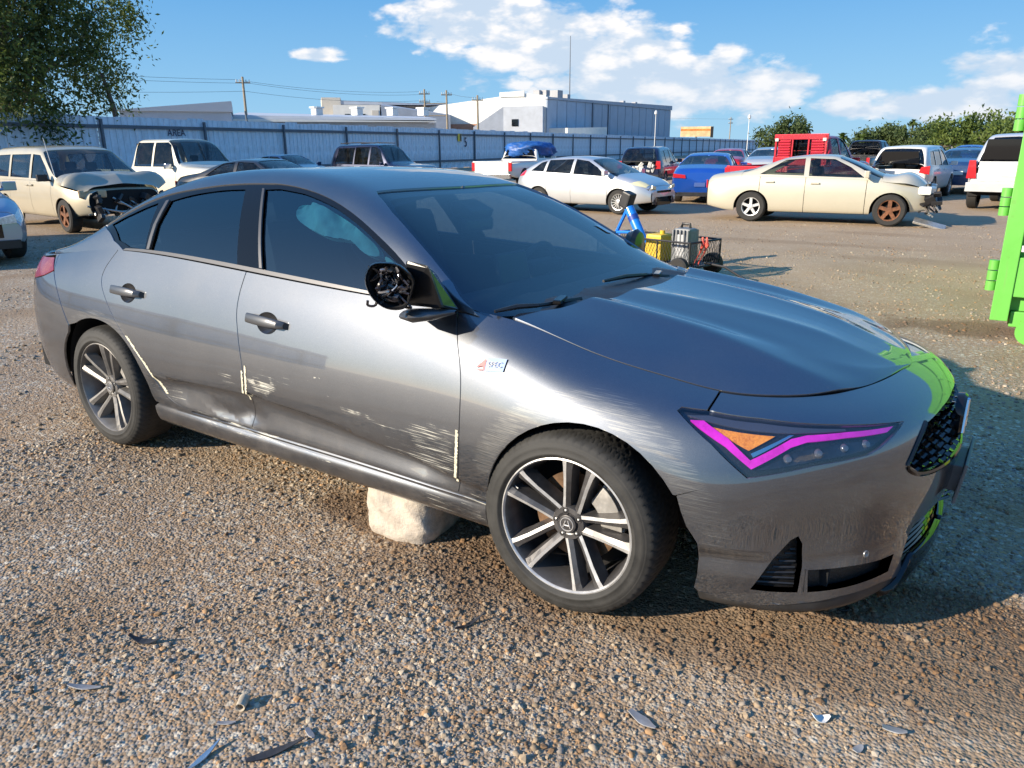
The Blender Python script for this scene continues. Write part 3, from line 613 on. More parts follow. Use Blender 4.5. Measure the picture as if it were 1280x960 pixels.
rot = Vector(sn[0]).to_track_quat('Z', 'Y').to_matrix()
sm = MB().lathe([(.0,.0),(.003,.006),(.003,.010),(-.002,.012)], 18, 'z'); sm.v = [tuple(rot @ Vector(v)+Vector(sp[0])) for v in sm.v]; sm.build('parking_sensor', mat('sensor_grey', (.25,.25,.25), .35, metal=.5), bumper, True)

# door handles in their scoops
def handle(door, u, v):
    p, n = SB.ev(np.array([(u, v), (u-.22, v), (u+.22, v)]), 0.); tdir = Vector(p[2]-p[1]).normalized(); N = Vector(n[0]); up = N.cross(tdir)*-1
    if up.z < 0: up = -up
    M = Matrix((tdir, N, up)).transposed()
    h = MB(); sc = MB(); c = Vector(p[0])
    def P(x, y, z): return tuple(c+M@Vector((x, y, z)))
    ring = np.array(ell(u, v)); n_ = len(ring); rp_, rn_ = SB.ev(ring, -.001); cp_, cn_ = SB.ev(np.array([(u, v)]), -.03); m1 = cp_+(rp_-cp_)*.72+cn_*-.0; m1 = m1-cn_*.006
    vs = [tuple(q_) for q_ in np.vstack([rp_, m1, cp_])]
    sc.add(vs, [(i, (i+1) % n_, (i+1) % n_+n_, i+n_) for i in range(n_)]+[(i+n_, (i+1) % n_+n_, 2*n_) for i in range(n_)])
    sc.build('handle_scoop', mat('scoop_grey', (.06,.063,.07), .3, metal=.6, coat=.6), door, True)
    prof = [(-.115,.006,.017,.010),(-.105,.022,.020,.014),(-.05,.030,.021,.014),(.03,.033,.020,.013),(.09,.028,.018,.012),(.112,.008,.014,.010)]
    vs = []; fs = []
    for x, y, hz, th in prof:
        for w in np.linspace(0, 2*math.pi, 12, endpoint=False): vs.append(P(x, y+th*.55*math.cos(w), .004-x*.03+hz*math.copysign(abs(math.sin(w))**.6, math.sin(w))))
    for i in range(len(prof)-1):
        for k in range(12): fs.append((i*12+k, i*12+(k+1) % 12, (i+1)*12+(k+1) % 12, (i+1)*12+k))
    fs += [tuple(range(11,-1,-1)), tuple(range(60,72))]
    h.add(vs, fs); h.build('door_handle', mat('handle_grey', (.085,.088,.095), .38, metal=.5, coat=.6), door, True)
    kc = MB().tube([P(.115, .004, 0), P(.124, .010, 0)], .013, 10); kc.build('handle_cap', BLACK, door, True)
handle(fdoor, *HF_); handle(rdoor, *HR_)

# broken wing mirror: black shell open to the front, its works hanging out
mir = empty('side_mirror', parent=hero)
mc = Vector((-.600,-1.005,1.062)); fz = Vector((.62,-.76,.10)).normalized(); fx = Vector((.77,.63,0)).normalized(); fy = fz.cross(fx)
MM = Matrix((fx, fy, fz)).transposed()
MP = lambda x, y, z: tuple(mc+MM@Vector((x, y, z)))
ol = catmull([(-.078,.023),(-.057,.070),(-.010,.077),(.036,.067),(.078,.023),(.070,-.023),(.052,-.065),(.016,-.076),(-.026,-.065),(-.0625,-.029)], 3, True)
vs = []; 
for k, (sc_, z) in enumerate(((.90,.018),(.97,.032),(1.02,.022),(1.0,-.02),(.86,-.07),(.5,-.10),(0.01,-.108))): vs += [MP(x*sc_, y*sc_, z) for x, y in ol]
fs = [(k*30+i, k*30+(i+1) % 30, (k+1)*30+(i+1) % 30, (k+1)*30+i) for k in range(6) for i in range(30)]
MB().add(vs, fs).build('mirror_shell', mat('mirror_black', (.010,.010,.011), .28, coat=.3), mir, True)
cav = [MP(x*.9, y*.9, .016) for x, y in ol]+[MP(x*.75, y*.75, -.03) for x, y in ol]+[MP(0,0,-.035)]
MB().add(cav, [(i, (i+1) % 30, (i+1) % 30+30, i+30) for i in range(30)]+[(i+30, (i+1) % 30+30, 60) for i in range(30)]).build('mirror_cavity', VOID, mir)
rr = random.Random(5); wires = MB(); chips = MB(); silv = MB()
for k in range(26):
    a = rr.uniform(0, 6.28); r0 = rr.uniform(0, .062); p0 = (r0*math.cos(a), r0*math.sin(a), rr.uniform(-.02,.012)); pts = [p0]
    for j in range(3): q = pts[-1]; pts.append((max(-.072,min(.072,q[0]+rr.uniform(-.035,.035))), max(-.07,min(.07,q[1]+rr.uniform(-.035,.035))), rr.uniform(-.01,.026)))
    (silv if k % 9 == 0 else wires).tube([MP(*p) for p in catmull(pts, 4)], rr.uniform(.0025,.006), 5)
for k in range(22):
    a = rr.uniform(0, 6.28); r0 = rr.uniform(0, .065); E3 = Matrix.Rotation(rr.uniform(0,3), 3, 'X')@Matrix.Rotation(rr.uniform(0,3), 3, 'Z')
    (silv if k % 8 == 0 else chips).box(MP(r0*math.cos(a), r0*math.sin(a), rr.uniform(-.02,.012)), (rr.uniform(.012,.034), rr.uniform(.008,.026), rr.uniform(.006,.02)), E3)
wires.build('loose_wires', mat('wire_black', (.02,.016,.018), .3, coat=.4), mir, True); chips.build('mirror_motor', mat('motor_black', (.03,.03,.033), .16, coat=.8), mir, bevel=.002)
silv.build('metal_bracket', mat('bracket_silver', (.55,.53,.52), .3, metal=.8), mir, True)
sail = MB().add([(-.66,-.800,.985),(-.47,-.805,.965),(-.60,-.770,1.075),(-.66,-.815,.975),(-.62,-.93,.985),(-.47,-.90,.985),(-.50,-.93,1.13),(-.60,-.93,1.14)],
    [(0,1,2),(3,4,5,1),(1,5,6,2),(2,6,7),(0,2,7,4),(4,7,6,5),(0,4,3)])
sail.build('mirror_arm', MATS['mirror_black'], mir, bevel=.012)
ft = MB(); vs = []
for x, y, z, ry, rz in ((-.67,-.84,.945,.01,.006),(-.62,-.90,.950,.05,.018),(-.56,-.92,.955,.055,.024),(-.50,-.90,.962,.045,.018),(-.45,-.85,.968,.01,.006)):
    vs += [(x, y+ry*math.cos(w), z+rz*math.sin(w)) for w in np.linspace(0, 2*math.pi, 12, endpoint=False)]
ft.add(vs, [(i*12+k, i*12+(k+1) % 12, (i+1)*12+(k+1) % 12, (i+1)*12+k) for i in range(4) for k in range(12)]); ft.build('mirror_foot', MATS['handle_grey'], mir, True)
MB().lathe([(-.03,.0),(-.02,.06),(.02,.075),(.04,.06),(.05,0)], 20, 'x', (-.62,.86,1.03)).build('mirror_shell', MATS['mirror_black'], mir, True)

# badge on the fender: red wedge A and a pale plate
bp, bn = SB.ev(np.array([(11.78,10.22),(12.16,10.42)]), .004); bt = (bp[1]-bp[0]); bt /= np.linalg.norm(bt); bu = np.cross(bn[0], bt); bu = bu if bu[2] > 0 else -bu
badge = empty('badge', parent=hero)
BP = lambda s, t_, o=0.: tuple(SB.ev(np.array([(11.78+.38*s/.155, 10.22+.20*s/.155+t_/.085)]), .0055+o)[0][0])
MB().add([BP(0,-.006,.001),BP(.052,.020,.001),BP(.052,-.012,.001),BP(.044,-.012,.001),BP(.040,-.001,.001),BP(.020,-.003,.001)], [(0,1,4,5),(1,2,3,4)]).add([BP(.012,-.012,.001),BP(.040,-.012,.001),BP(.040,-.009,.001),BP(.016,-.009,.001)], [(0,1,2,3)]).build('badge_letter', mat('badge_red', (.50,.02,.04), .45), badge)
MB().add([BP(.055,.021,0),BP(.155,.021,0),BP(.150,-.014,0),BP(.050,-.014,0)], [(0,1,2,3)]).build('badge_plate', mat('badge_pale', (.20,.32,.58), .5), badge)
def text(name, body, size, M4, m, parent=None, depth=.0005, align='CENTER'):
    cu = bpy.data.curves.new(name, 'FONT'); cu.body = body; cu.size = size; cu.extrude = depth; cu.align_x = align; cu.align_y = 'CENTER'
    tmp = bpy.data.objects.new(name, cu); COL.objects.link(tmp); dg = bpy.context.evaluated_depsgraph_get(); dg.update()
    me = bpy.data.meshes.new_from_object(tmp.evaluated_get(dg)); bpy.data.objects.remove(tmp); me.name = name
    me.transform(M4); me.materials.clear(); me.materials.append(m); return link(bpy.data.objects.new(name, me), parent)
tM = Matrix(((bt[0],bu[0],bn[0][0],0),(bt[1],bu[1],bn[0][1],0),(bt[2],bu[2],bn[0][2],0),(0,0,0,1))); q = BP(.102,.003,.004); tM.translation = Vector(q)
text('badge_lettering', 'SPEC', .026, tM, mat('badge_dark', (.03,.05,.10), .4), badge)

# wheels
def tyre_mesh():
    prof = [(.004,.232),(-.006,.240),(-.010,.246),(-.0125,.248),(-.0125,.254),(-.011,.2555),(-.0125,.270),(-.0105,.282),(-.0085,.2835),(-.009,.286),(-.007,.288),(-.003,.297),(.004,.3045),(.010,.3085),(.018,.3122),(.030,.3155),(.046,.3175),(.050,.3178),(.060,.3183),(.064,.3185),(.085,.3192),(.089,.3193),(.099,.3195),(.103,.3195),
            (.122,.3195),(.126,.3195),(.136,.3193),(.140,.3192),(.160,.3185),(.164,.3183),(.174,.318),(.19,.3165),(.205,.312),(.215,.305),(.224,.29),(.226,.262),(.215,.232)]
    A = 384; P = np.array(prof); w = np.arange(A)/A*2*math.pi; y = np.repeat(P[None,:,0], A, 0); r = np.repeat(P[None,:,1], A, 0); W = np.repeat(w[:,None], len(P), 1)
    gy = np.zeros_like(y)
    for c in (.055,.094,.131,.169): gy = np.maximum(gy, (np.abs(y-c) < .0045)*1.)
    ph = (W*64/(2*math.pi)) % 1
    sh_ = ((y < .05) & (r > .303)) | ((y > .174) & (r > .305)); ph2 = (W*64/(2*math.pi)+y*26) % 1
    gy = np.maximum(gy, (sh_ & (ph2 < .18))*.8); mid = (y >= .05) & (y <= .174); ph3 = (W*64/(2*math.pi)+np.abs(y-.112)*38) % 1
    gy = np.maximum(gy, (mid & (ph3 < .15))*.6)
    r = r-gy*.006
    # raised rings and lettering band on the sidewall
    V = np.stack([r*np.cos(W), y, r*np.sin(W)], -1).reshape(-1, 3); k = len(P)
    Fq = [(i*k+q, i*k+q+1, ((i+1) % A)*k+q+1, ((i+1) % A)*k+q) for i in range(A) for q in range(k-1)]
    return V, Fq
TYRE = mat('tyre_rubber', (.030,.029,.027), .72, noise=.45, nscale=14, bump=.15, bscale=250)
RIMD = mat('rim_dark', (.11,.105,.105), .38, metal=.55, noise=.35, nscale=18); RIMB = mat('rim_machined', (.55,.54,.53), .38, metal=.45, noise=.22, nscale=24)
RIMG = mat('rim_grey', (.20,.19,.18), .42, metal=.4, noise=.3, nscale=15)
tv, tf = tyre_mesh(); tyre_me = None
def wheel(x, y, steer, machined, side=1, hz=.318, tilt=0.):
    global tyre_me
    w = empty('wheel', (x, y, hz), steer+(0 if side > 0 else math.pi), hero); w.rotation_euler[1] = tilt
    if tyre_me is None:
        o = mk('tyre', tv, tf, TYRE, w, True); tyre_me = o.data
        bm = bmesh.new(); bm.from_mesh(tyre_me); bmesh.ops.recalc_face_normals(bm, faces=bm.faces); bm.to_mesh(tyre_me); bm.free()
    else: link(bpy.data.objects.new('tyre', tyre_me), w)
    face = RIMB if machined else RIMG; dark = RIMD if machined else RIMG
    MB().lathe([(.006,.2385),(-.001,.237),(-.003,.232),(.002,.2275),(.004,.227)], 72).build('rim_lip', face, w, True)
    MB().lathe([(.004,.227),(.014,.222),(.05,.214),(.10,.208),(.205,.214)], 72).build('rim_barrel', dark, w, True)
    for k in range(5):
        a0 = math.pi/2+R(-12)+k*2*math.pi/5
        for sgn in (-1, 1):
            m_ = MB(); pts = []
            for rr_, off_, yy, hw in ((.045,.019,.030,.013),(.09,.025,.024,.012),(.15,.032,.012,.0125),(.200,.039,.004,.015),(.2285,.043,.002,.020)):
                c = Vector((rr_, 0, sgn*off_)); o_ = sgn
                pts.append([(c.x, yy+.009, c.z-hw*o_), (c.x, yy, c.z+hw*.15*o_), (c.x, yy+.003, c.z+hw*o_), (c.x, yy+.05, c.z+(hw+.010)*o_), (c.x, yy+.055, c.z), (c.x, yy+.05, c.z-(hw+.008)*o_)])
            vs = [p for s_ in pts for p in s_]; fs = []; mi = []
            for i in range(4):
                for q in range(6): fs.append((i*6+q, i*6+(q+1) % 6, (i+1)*6+(q+1) % 6, (i+1)*6+q)); mi.append(1 if q == 1 else 0)
            fs += [tuple(range(5,-1,-1)), tuple(range(24,30))]; mi += [0,0]
            ca, sa = math.cos(a0), math.sin(a0); vs = [(p[0]*ca-p[2]*sa, p[1], p[0]*sa+p[2]*ca) for p in vs]
            for q, mm in zip(fs, mi): m_.f.append(q); m_.m.append(mm)
            m_.v = vs; o = m_.build('spoke', [dark, face], w)
    MB().lathe([(.09,.062),(.040,.062),(.030,.056),(.028,.040),(.032,.034),(.032,.0)], 40).build('hub', dark, w, True)
    MB().lathe([(.034,.032),(.022,.031),(.020,.026),(.021,.0)], 32).build('centre_cap', dark, w, True)
    lg = MB()
    for a, b in (((-.013,-.012),(-.004,.013)), ((.013,-.012),(.004,.013)), ((-.008,-.004),(.008,-.004))): lg.tube([(a[0],.0195,a[1]), (b[0],.0195,b[1])], .0022, 5)
    lg.lathe([(.021,.025),(.0185,.024),(.0185,.022),(.021,.021)], 28); lg.build('cap_emblem', RIMB, w, True)
    for k in range(5):
        a = math.pi/2+.2+k*2*math.pi/5; c = (.044*math.cos(a), 0, .044*math.sin(a))
        MB().lathe([(.040,.011),(.027,.011),(.027,.009),(.040,.008)], 16, c=c).build('nut_bore', dark, w, True)
        MB().lathe([(.034,.0065),(.026,.006),(.024,0)], 6, c=c).build('wheel_nut', mat('nut_steel', (.3,.3,.3), .35, metal=1.), w)
    MB().lathe([(.100,.155),(.095,.154),(.095,.075),(.080,.072),(.080,.03)], 48).build('brake_disc', mat('disc_rust', (.22,.13,.075), .5, metal=.5, noise=.4, nscale=25), w, True)
    cal_ = MB(); pr = []
    for a in np.linspace(R(2), R(52), 9): pr.append((.105*math.cos(a), .105*math.sin(a)))
    for a in np.linspace(R(54), R(0), 9): pr.append((.185*math.cos(a), .185*math.sin(a)))
    cal_.prism(pr, .060, .13); cal_.prism([(p[0]*.93+.01, p[1]*.93+.006) for p in pr], .048, .07)
    cal_.build('brake_caliper', mat('caliper_grey', (.42,.40,.37), .5, metal=.3, noise=.25), w, bevel=.004)
    MB().lathe([(.20,.213),(.20,0)], 40).build('backing', VOID, w)
    return w
wheel(0, -.885, R(2.5), True); wheel(-2.735, -.885, 0, False); wheel(0, .885, R(2.5), True, -1, .34); wheel(-2.735, .885, 0, False, -1, .34)
wt_ = MB().box((0,0,0), (.028,.002,.034)); 
tagw = wt_.build('balance_tag', mat('tag_white', (.8,.8,.76), .6), hero); tagw.location = (-.205,-.872,.392); tagw.rotation_euler = (0, R(20), 0)
# wheel housings, underbody, and a cabin behind the glass
for cx, r_ in ((.065,.385),(-2.70,.40)):
    for sg in (-1, 1):
        MB().lathe([(sg*.87,r_*.99),(sg*.86,r_*1.0),(sg*.60,r_),(sg*.60,0)], 40, 'y', (cx,0,.325), 0, R(-8), R(188)).build('wheel_liner', mat('liner_black', (.012,.012,.013), .85), hero, True)
ub = MB().box((-1.33,0,.30), (1.95,1.66,.20)).box((-3.40,0,.45), (.52,1.5,.35)).box((.62,0,.42), (.30,1.35,.40)).box((.05,0,.45), (1.2,1.1,.4)).box((-2.7,0,.42), (1.2,1.1,.4)); ub.build('underbody', VOID, hero)
CLOTH = mat('seat_leather', (.028,.028,.030), .6, noise=.2); 
fl = MB().box((-1.5,0,.47), (2.3,1.5,.06)); fl.build('cabin_floor', mat('carpet', (.02,.02,.02), .95), hero)
for sg in (-1, 1):
    d_ = MB().box((-1.50,sg*.73,.70), (1.80,.06,.44)); d_.build('door_card', CLOTH, hero, bevel=.02)
db = MB().prism([(-.90,.70),(-.86,.90),(-.70,.950),(-.46,.92),(-.38,.84),(-.4,.5),(-.75,.5)], -.66, .66); db.build('dashboard', mat('dash_black', (.020,.021,.023), .7, noise=.2), hero, bevel=.02)
sw = MB(); ring = [(-.93+.055*math.sin(w)*1., .37+.185*math.cos(w), .88+.175*math.sin(w)) for w in np.linspace(0, 2*math.pi, 32)]; sw.tube(ring, .015, 8).box((-.91,.37,.88), (.05,.12,.10)).tube([(-.92,.2,.88),(-.92,.54,.88)], .014, 6); sw.build('steering_wheel', CLOTH, hero, True)
cl = MB().box((-.88,.37,.95), (.10,.30,.06)); cl.build('instrument_hood', CLOTH, hero, bevel=.02)
ds = MB().box((-.80,.0,.99), (.02,.24,.14), Matrix.Rotation(R(-15), 3, 'Y')); ds.build('display_screen', BLACK, hero, bevel=.01)
for sg in (-.37, .37):
    s_ = empty('seat', (-1.42, sg, .48), 0, hero)
    MB().box((0,0,.10), (.50,.50,.16)).build('seat_base', CLOTH, s_, bevel=.05)
    MB().box((-.30,0,.42), (.15,.50,.58), Matrix.Rotation(R(-14), 3, 'Y'), taper=.85).build('seat_back', CLOTH, s_, bevel=.05)
    MB().box((-.40,0,.76), (.09,.25,.15), Matrix.Rotation(R(-14), 3, 'Y')).build('headrest', CLOTH, s_, bevel=.035)
s_ = empty('seat', (-2.25, 0, .48), 0, hero); MB().box((0,0,.08), (.5,1.25,.16)).build('seat_base', CLOTH, s_, bevel=.05); MB().box((-.30,0,.36), (.15,1.2,.5), Matrix.Rotation(R(-18), 3, 'Y')).build('seat_back', CLOTH, s_, bevel=.05)
MB().box((-1.02,0,1.235), (.12,.18,.05), Matrix.Rotation(R(22), 3, 'Y')).box((-.99,0,1.17), (.03,.22,.06)).build('mirror_and_sensor', BLACK, hero, bevel=.015)
# side curtain airbag hanging inside the near front window
def wob(P): return .020*np.sin(P[:,0]*26+2+np.sin(P[:,2]*20))*np.cos(P[:,2]*24+P[:,0]*6)+.012*np.abs(np.sin(P[:,0]*47+P[:,2]*60))
TEAL = mat('airbag_teal', (.30,.80,.74), .8, noise=.25, nscale=9, bump=.3, bscale=30)
panel('curtain_airbag', SR, catmull([(7.75,2.55),(8.1,2.72),(8.75,2.62),(9.6,2.35),(10.15,2.05),(10.25,1.70),(9.9,1.62),(9.45,1.85),(8.8,1.72),(8.2,1.85),(7.85,2.1)], 4, True), (), TEAL, hero, step=.015, off=-.045, flange=.03, wobble=wob)
panel('curtain_airbag', SR, catmull([(10.5,1.75),(10.7,1.85),(11.3,1.25),(11.6,.75),(11.45,.6),(10.95,1.1)], 4, True), (), TEAL, hero, step=.015, off=-.045, flange=.02, wobble=wob)
# wipers
def wiper(a, b, c):
    w = MB(); w.tube([a, b], [.010,.007], 6); w.tube([b, ((b[0]+c[0])/2, (b[1]+c[1])/2, (b[2]+c[2])/2+.006), c], [.008,.010,.006], 6)
    o = w.build('wiper', BLACK, hero, True); MB().box(((a[0]+b[0])/2, (a[1]+b[1])/2, (a[2]+b[2])/2+.008), (.03,.11,.016), Matrix.Rotation(.3, 3, 'Z')).build('wiper_pivot', GLOSSB, o, bevel=.004)
def ws(u, v, o=.012):
    p, _ = SR.ev(np.array([(u, v)]), o); return tuple(p[0])
mws = lambda t_: (t_[0], -t_[1], t_[2])
wiper(ws(14.35,5.6,.02), ws(14.1,4.6,.02), ws(13.6,3.2,.015)); wiper(mws(ws(14.5,5.8,.02)), mws(ws(14.25,6.3,.02)), ws(14.05,6.6,.015))
# sticker on the far side of the windscreen
sp0 = [mws(ws(u, v, -.004)) for u, v in ((11.6,4.55),(11.6,4.85),(11.95,4.85),(11.95,4.55))]
MB().add(sp0, [(0,1,2,3)]).build('windscreen_sticker', mat('sticker_white', (.75,.75,.74), .6), hero)
# ---------------------------------------------------------------- ground: gravel yard
DAMP = [(-.30,-.72,.60,.42),(-1.0,-.66,.50,.20),(.35,-.72,.60,.24),(.85,-.55,.70,.36),(1.25,-.30,.65,.42),(1.0,-1.25,.5,.18),(-.15,8.7,1.4,.4),(-2.4,10.,2.8,.3),(.75,4.6,.9,.4),(-1.2,12.,1.3,.35)]
def damp_mask(t, co, n1):
    w = None
    for cx, cy, rx, ry in DAMP:
        k = t.math('SUBTRACT', 1., t.vmath('LENGTH', t.vmath('MULTIPLY', t.vmath('SUBTRACT', co, (cx, cy, 0.)), (1/rx, 1/ry, 0.)), None, 1)); w = k if w is None else t.math('MAXIMUM', w, k)
    return t.ramp(t.math('ADD', w, t.math('MULTIPLY', t.math('SUBTRACT', n1, .5), 1.6)), .0, .55)
def ground_mat():
    m = bpy.data.materials.new('gravel_yard'); m.use_nodes = True; t = NT(m.node_tree); b = m.node_tree.nodes['Principled BSDF']
    co = t.new('ShaderNodeTexCoord').outputs['Object']; X, Y, Z = t.sep(co)
    v1 = t.new('ShaderNodeTexVoronoi'); t.set(v1.inputs['Vector'], co); v1.inputs['Scale'].default_value = 95.
    v2 = t.new('ShaderNodeTexVoronoi'); t.set(v2.inputs['Vector'], co); v2.inputs['Scale'].default_value = 38.
    r1, r2, r3 = t.sep(v1.outputs['Color']); q1, q2, q3 = t.sep(v2.outputs['Color'])
    c = t.mix(r1, (.27,.185,.115,1), (.43,.32,.215,1)); c = t.mix(t.math('MULTIPLY', t.ramp(r2, .72, .8), .7), c, (.36,.335,.30,1)); c = t.mix(t.ramp(r3, .92, .95), c, (.50,.30,.15,1))
    big = t.mix(q1, (.42,.36,.27,1), (.62,.55,.44,1)); c = t.mix(t.math('MULTIPLY', t.ramp(q2, .70, .75), t.ramp(v2.outputs['Distance'], .55, .45)), c, big)
    dirt = t.ramp(t.noise(co, .9, 5, .6), .42, .66); c = t.mix(t.math('MULTIPLY', dirt, .75), c, t.mix(r1, (.22,.135,.072,1), (.36,.24,.14,1)))
    # damp brown soil under the car's nose, by the block, and in patches across the yard
    n1 = t.noise(co, 3.2, 6, .65); wet = damp_mask(t, co, n1)
    c = t.mix(t.math('MULTIPLY', wet, .85), c, t.mix(r1, (.085,.047,.026,1), (.19,.11,.058,1)))
    # pale compacted track and broad tone drift
    pale = t.ramp(t.noise(t.comb(t.math('MULTIPLY', X, .25), t.math('MULTIPLY', Y, 1.), 0.), .55, 4, .55), .5, .68); c = t.mix(t.math('MULTIPLY', pale, .30), c, (.50,.39,.27,1))
    c = t.mix(t.math('MULTIPLY', t.ramp(Y, 2.5, 8.), .60), c, t.mix(n1, (.43,.30,.185,1), (.58,.44,.29,1)))
    fine = t.noise(co, 240., 3, .7); c = t.mix(.5, c, t.mix(fine, (.55,.55,.55,1), (1.25,1.25,1.25,1)), 'MULTIPLY')
    t.set(b.inputs['Base Color'], c); b.inputs['Roughness'].default_value = .92; b.inputs['Specular IOR Level'].default_value = .25
    h = t.math('ADD', t.math('MULTIPLY', t.math('SUBTRACT', 1., v1.outputs['Distance']), .5), t.math('ADD', t.math('MULTIPLY', t.math('SUBTRACT', 1., v2.outputs['Distance']), .5), t.math('MULTIPLY', n1, .6)))
    t.set(b.inputs['Normal'], t.bump(h, .65, .014)); return m
GM = ground_mat()
def gz(x, y): return .018*np.sin(x*1.3+.4)*np.cos(y*1.1)+.012*np.sin(x*3.1+y*2.3)+.008*np.sin(x*6.1-y*4.7)
gx = np.concatenate([[-900,-300,-120,-60,-30,-16],np.arange(-9,4.01,.10),[7,14,30,80,300,900]]); gyv = np.concatenate([[-900,-300,-80,-30,-10],np.arange(-4,9.01,.10),[13,20,40,90,300,900]])
GX, GY = np.meshgrid(gx, gyv, indexing='ij'); fade = np.clip((9-np.hypot(GX+1.5, GY-1.5))/4, 0, 1); GZ = (gz(GX, GY)-.012)*fade*.6-.004
ny = len(gyv); gv = np.stack([GX, GY, GZ], -1).reshape(-1, 3)
gf_ = [(i*ny+j, (i+1)*ny+j, (i+1)*ny+j+1, i*ny+j+1) for i in range(len(gx)-1) for j in range(ny-1)]
ground = mk('ground', gv, gf_, GM, None, True); tag(ground, kind='structure')
def ground_z(x, y): return float((gz(x, y)-.012)*np.clip((9-math.hypot(x+1.5, y-1.5))/4, 0, 1)*.6-.004)
# loose stones: countless, so one object; instanced on scattered points
stone_col = bpy.data.collections.new('stone_shapes')
def stone_mat():
    m = bpy.data.materials.new('loose_stone'); m.use_nodes = True; t = NT(m.node_tree); b = m.node_tree.nodes['Principled BSDF']
    rnd = t.new('ShaderNodeObjectInfo').outputs['Random']; rp = t.new('ShaderNodeValToRGB'); t.l.new(rnd, rp.inputs[0]); rp.color_ramp.interpolation = 'CONSTANT'
    cols = [(.45,.34,.22),(.34,.255,.165),(.56,.46,.33),(.31,.275,.235),(.41,.315,.215),(.24,.15,.085),(.58,.49,.37),(.36,.31,.255),(.50,.30,.15),(.42,.325,.22),(.32,.23,.145),(.26,.235,.21)]
    e = rp.color_ramp.elements
    while len(e) < len(cols): e.new(.5)
    for i, c in enumerate(cols): e[i].position = i/len(cols); e[i].color = (*c, 1)
    co = t.new('ShaderNodeTexCoord').outputs['Object']; n = t.noise(co, 3., 4, .6)
    g_ = t.new('ShaderNodeNewGeometry').outputs['Position']; wet = damp_mask(t, g_, t.noise(g_, 3.2, 4, .65)); dirt = t.ramp(t.noise(g_, .9, 4, .6), .42, .66)
    c = t.mix(.55, rp.outputs[0], t.mix(n, (.5,.5,.5,1), (1,1,1,1)), 'MULTIPLY'); c = t.mix(t.math('MULTIPLY', dirt, .45), c, (.26,.165,.09,1)); c = t.mix(t.math('MULTIPLY', wet, .72), c, (.14,.08,.042,1)); t.set(b.inputs['Base Color'], c); b.inputs['Roughness'].default_value = .88; b.inputs['Specular IOR Level'].default_value = .25
    return m
SM = stone_mat()
for k in range(6):
    bm = bmesh.new(); bmesh.ops.create_icosphere(bm, subdivisions=1 if k < 4 else 2, radius=1)
    r_ = random.Random(k)
    for v in bm.verts: v.co *= r_.uniform(.72, 1.12); v.co.z *= .55; v.co.x *= r_.uniform(.95, 1.25)
    me = bpy.data.meshes.new('stone'); bm.to_mesh(me); bm.free(); me.materials.append(SM)
    if k >= 4: me.polygons.foreach_set('use_smooth', np.ones(len(me.polygons), bool))
    stone_col.objects.link(bpy.data.objects.new('stone_%d' % k, me))
def scatter(n, fn): return fn(n)
C0 = np.array([1.104, -2.802])
def fan(n, d0, d1, p=1.):
    a = RNG.uniform(R(124.15-44), R(124.15+44), n); dd = (RNG.uniform(d0**p, d1**p, n))**(1/p); return np.stack([C0[0]+np.cos(a)*dd, C0[1]+np.sin(a)*dd], 1), dd
P1, D1 = fan(120000, .9, 4.6, 1.6); s1 = np.clip(RNG.lognormal(math.log(.0034), .60, len(P1)), .0014, .013)
P2, D2 = fan(60000, 4., 17., 1.1); s2 = np.clip(RNG.lognormal(math.log(.0068), .45, len(P2)), .003, .018)
P3, D3 = fan(170, 1., 8., 1.4); s3 = RNG.uniform(.009, .018, len(P3))
PX = np.vstack([P1, P2, P3]); SZ = np.concatenate([s1, s2, s3])
# clumpier cover: thin out on patches of bare soil
nn = np.sin(PX[:,0]*2.1+1.3*np.sin(PX[:,1]*1.7))*np.cos(PX[:,1]*2.4+np.sin(PX[:,0]*3.1)); keep = RNG.uniform(0, 1, len(PX)) < np.clip(.50+.70*nn, .08, 1); PX, SZ = PX[keep], SZ[keep]
PZ = (gz(PX[:,0], PX[:,1])-.012)*np.clip((9-np.hypot(PX[:,0]+1.5, PX[:,1]-1.5))/4, 0, 1)*.6-.004+SZ*.10
pm = bpy.data.meshes.new('gravel'); pm.from_pydata(np.column_stack([PX, PZ]).tolist(), [], [])
at_ = pm.attributes.new('sz', 'FLOAT', 'POINT'); at_.data.foreach_set('value', SZ.astype(np.float32))
rt = pm.attributes.new('rt', 'FLOAT_VECTOR', 'POINT'); rt.data.foreach_set('vector', np.column_stack([RNG.normal(0,.35,len(PX)), RNG.normal(0,.35,len(PX)), RNG.uniform(0,6.28,len(PX))]).astype(np.float32).ravel())
gravel = link(bpy.data.objects.new('gravel', pm)); tag(gravel, 'loose tan and grey stones strewn over the yard', 'gravel', kind='stuff')
ng = bpy.data.node_groups.new('scatter_stones', 'GeometryNodeTree'); ng.interface.new_socket('Geometry', in_out='INPUT', socket_type='NodeSocketGeometry'); ng.interface.new_socket('Geometry', in_out='OUTPUT', socket_type='NodeSocketGeometry')
gi = ng.nodes.new('NodeGroupInput'); go = ng.nodes.new('NodeGroupOutput'); ip = ng.nodes.new('GeometryNodeInstanceOnPoints'); ci = ng.nodes.new('GeometryNodeCollectionInfo'); ci.inputs[0].default_value = stone_col; ci.inputs[1].default_value = True; ci.inputs[2].default_value = True
a1 = ng.nodes.new('GeometryNodeInputNamedAttribute'); a1.data_type = 'FLOAT'; a1.inputs[0].default_value = 'sz'; a2 = ng.nodes.new('GeometryNodeInputNamedAttribute'); a2.data_type = 'FLOAT_VECTOR'; a2.inputs[0].default_value = 'rt'
ng.links.new(gi.outputs[0], ip.inputs['Points']); ng.links.new(ci.outputs[0], ip.inputs['Instance']); ip.inputs['Pick Instance'].default_value = True
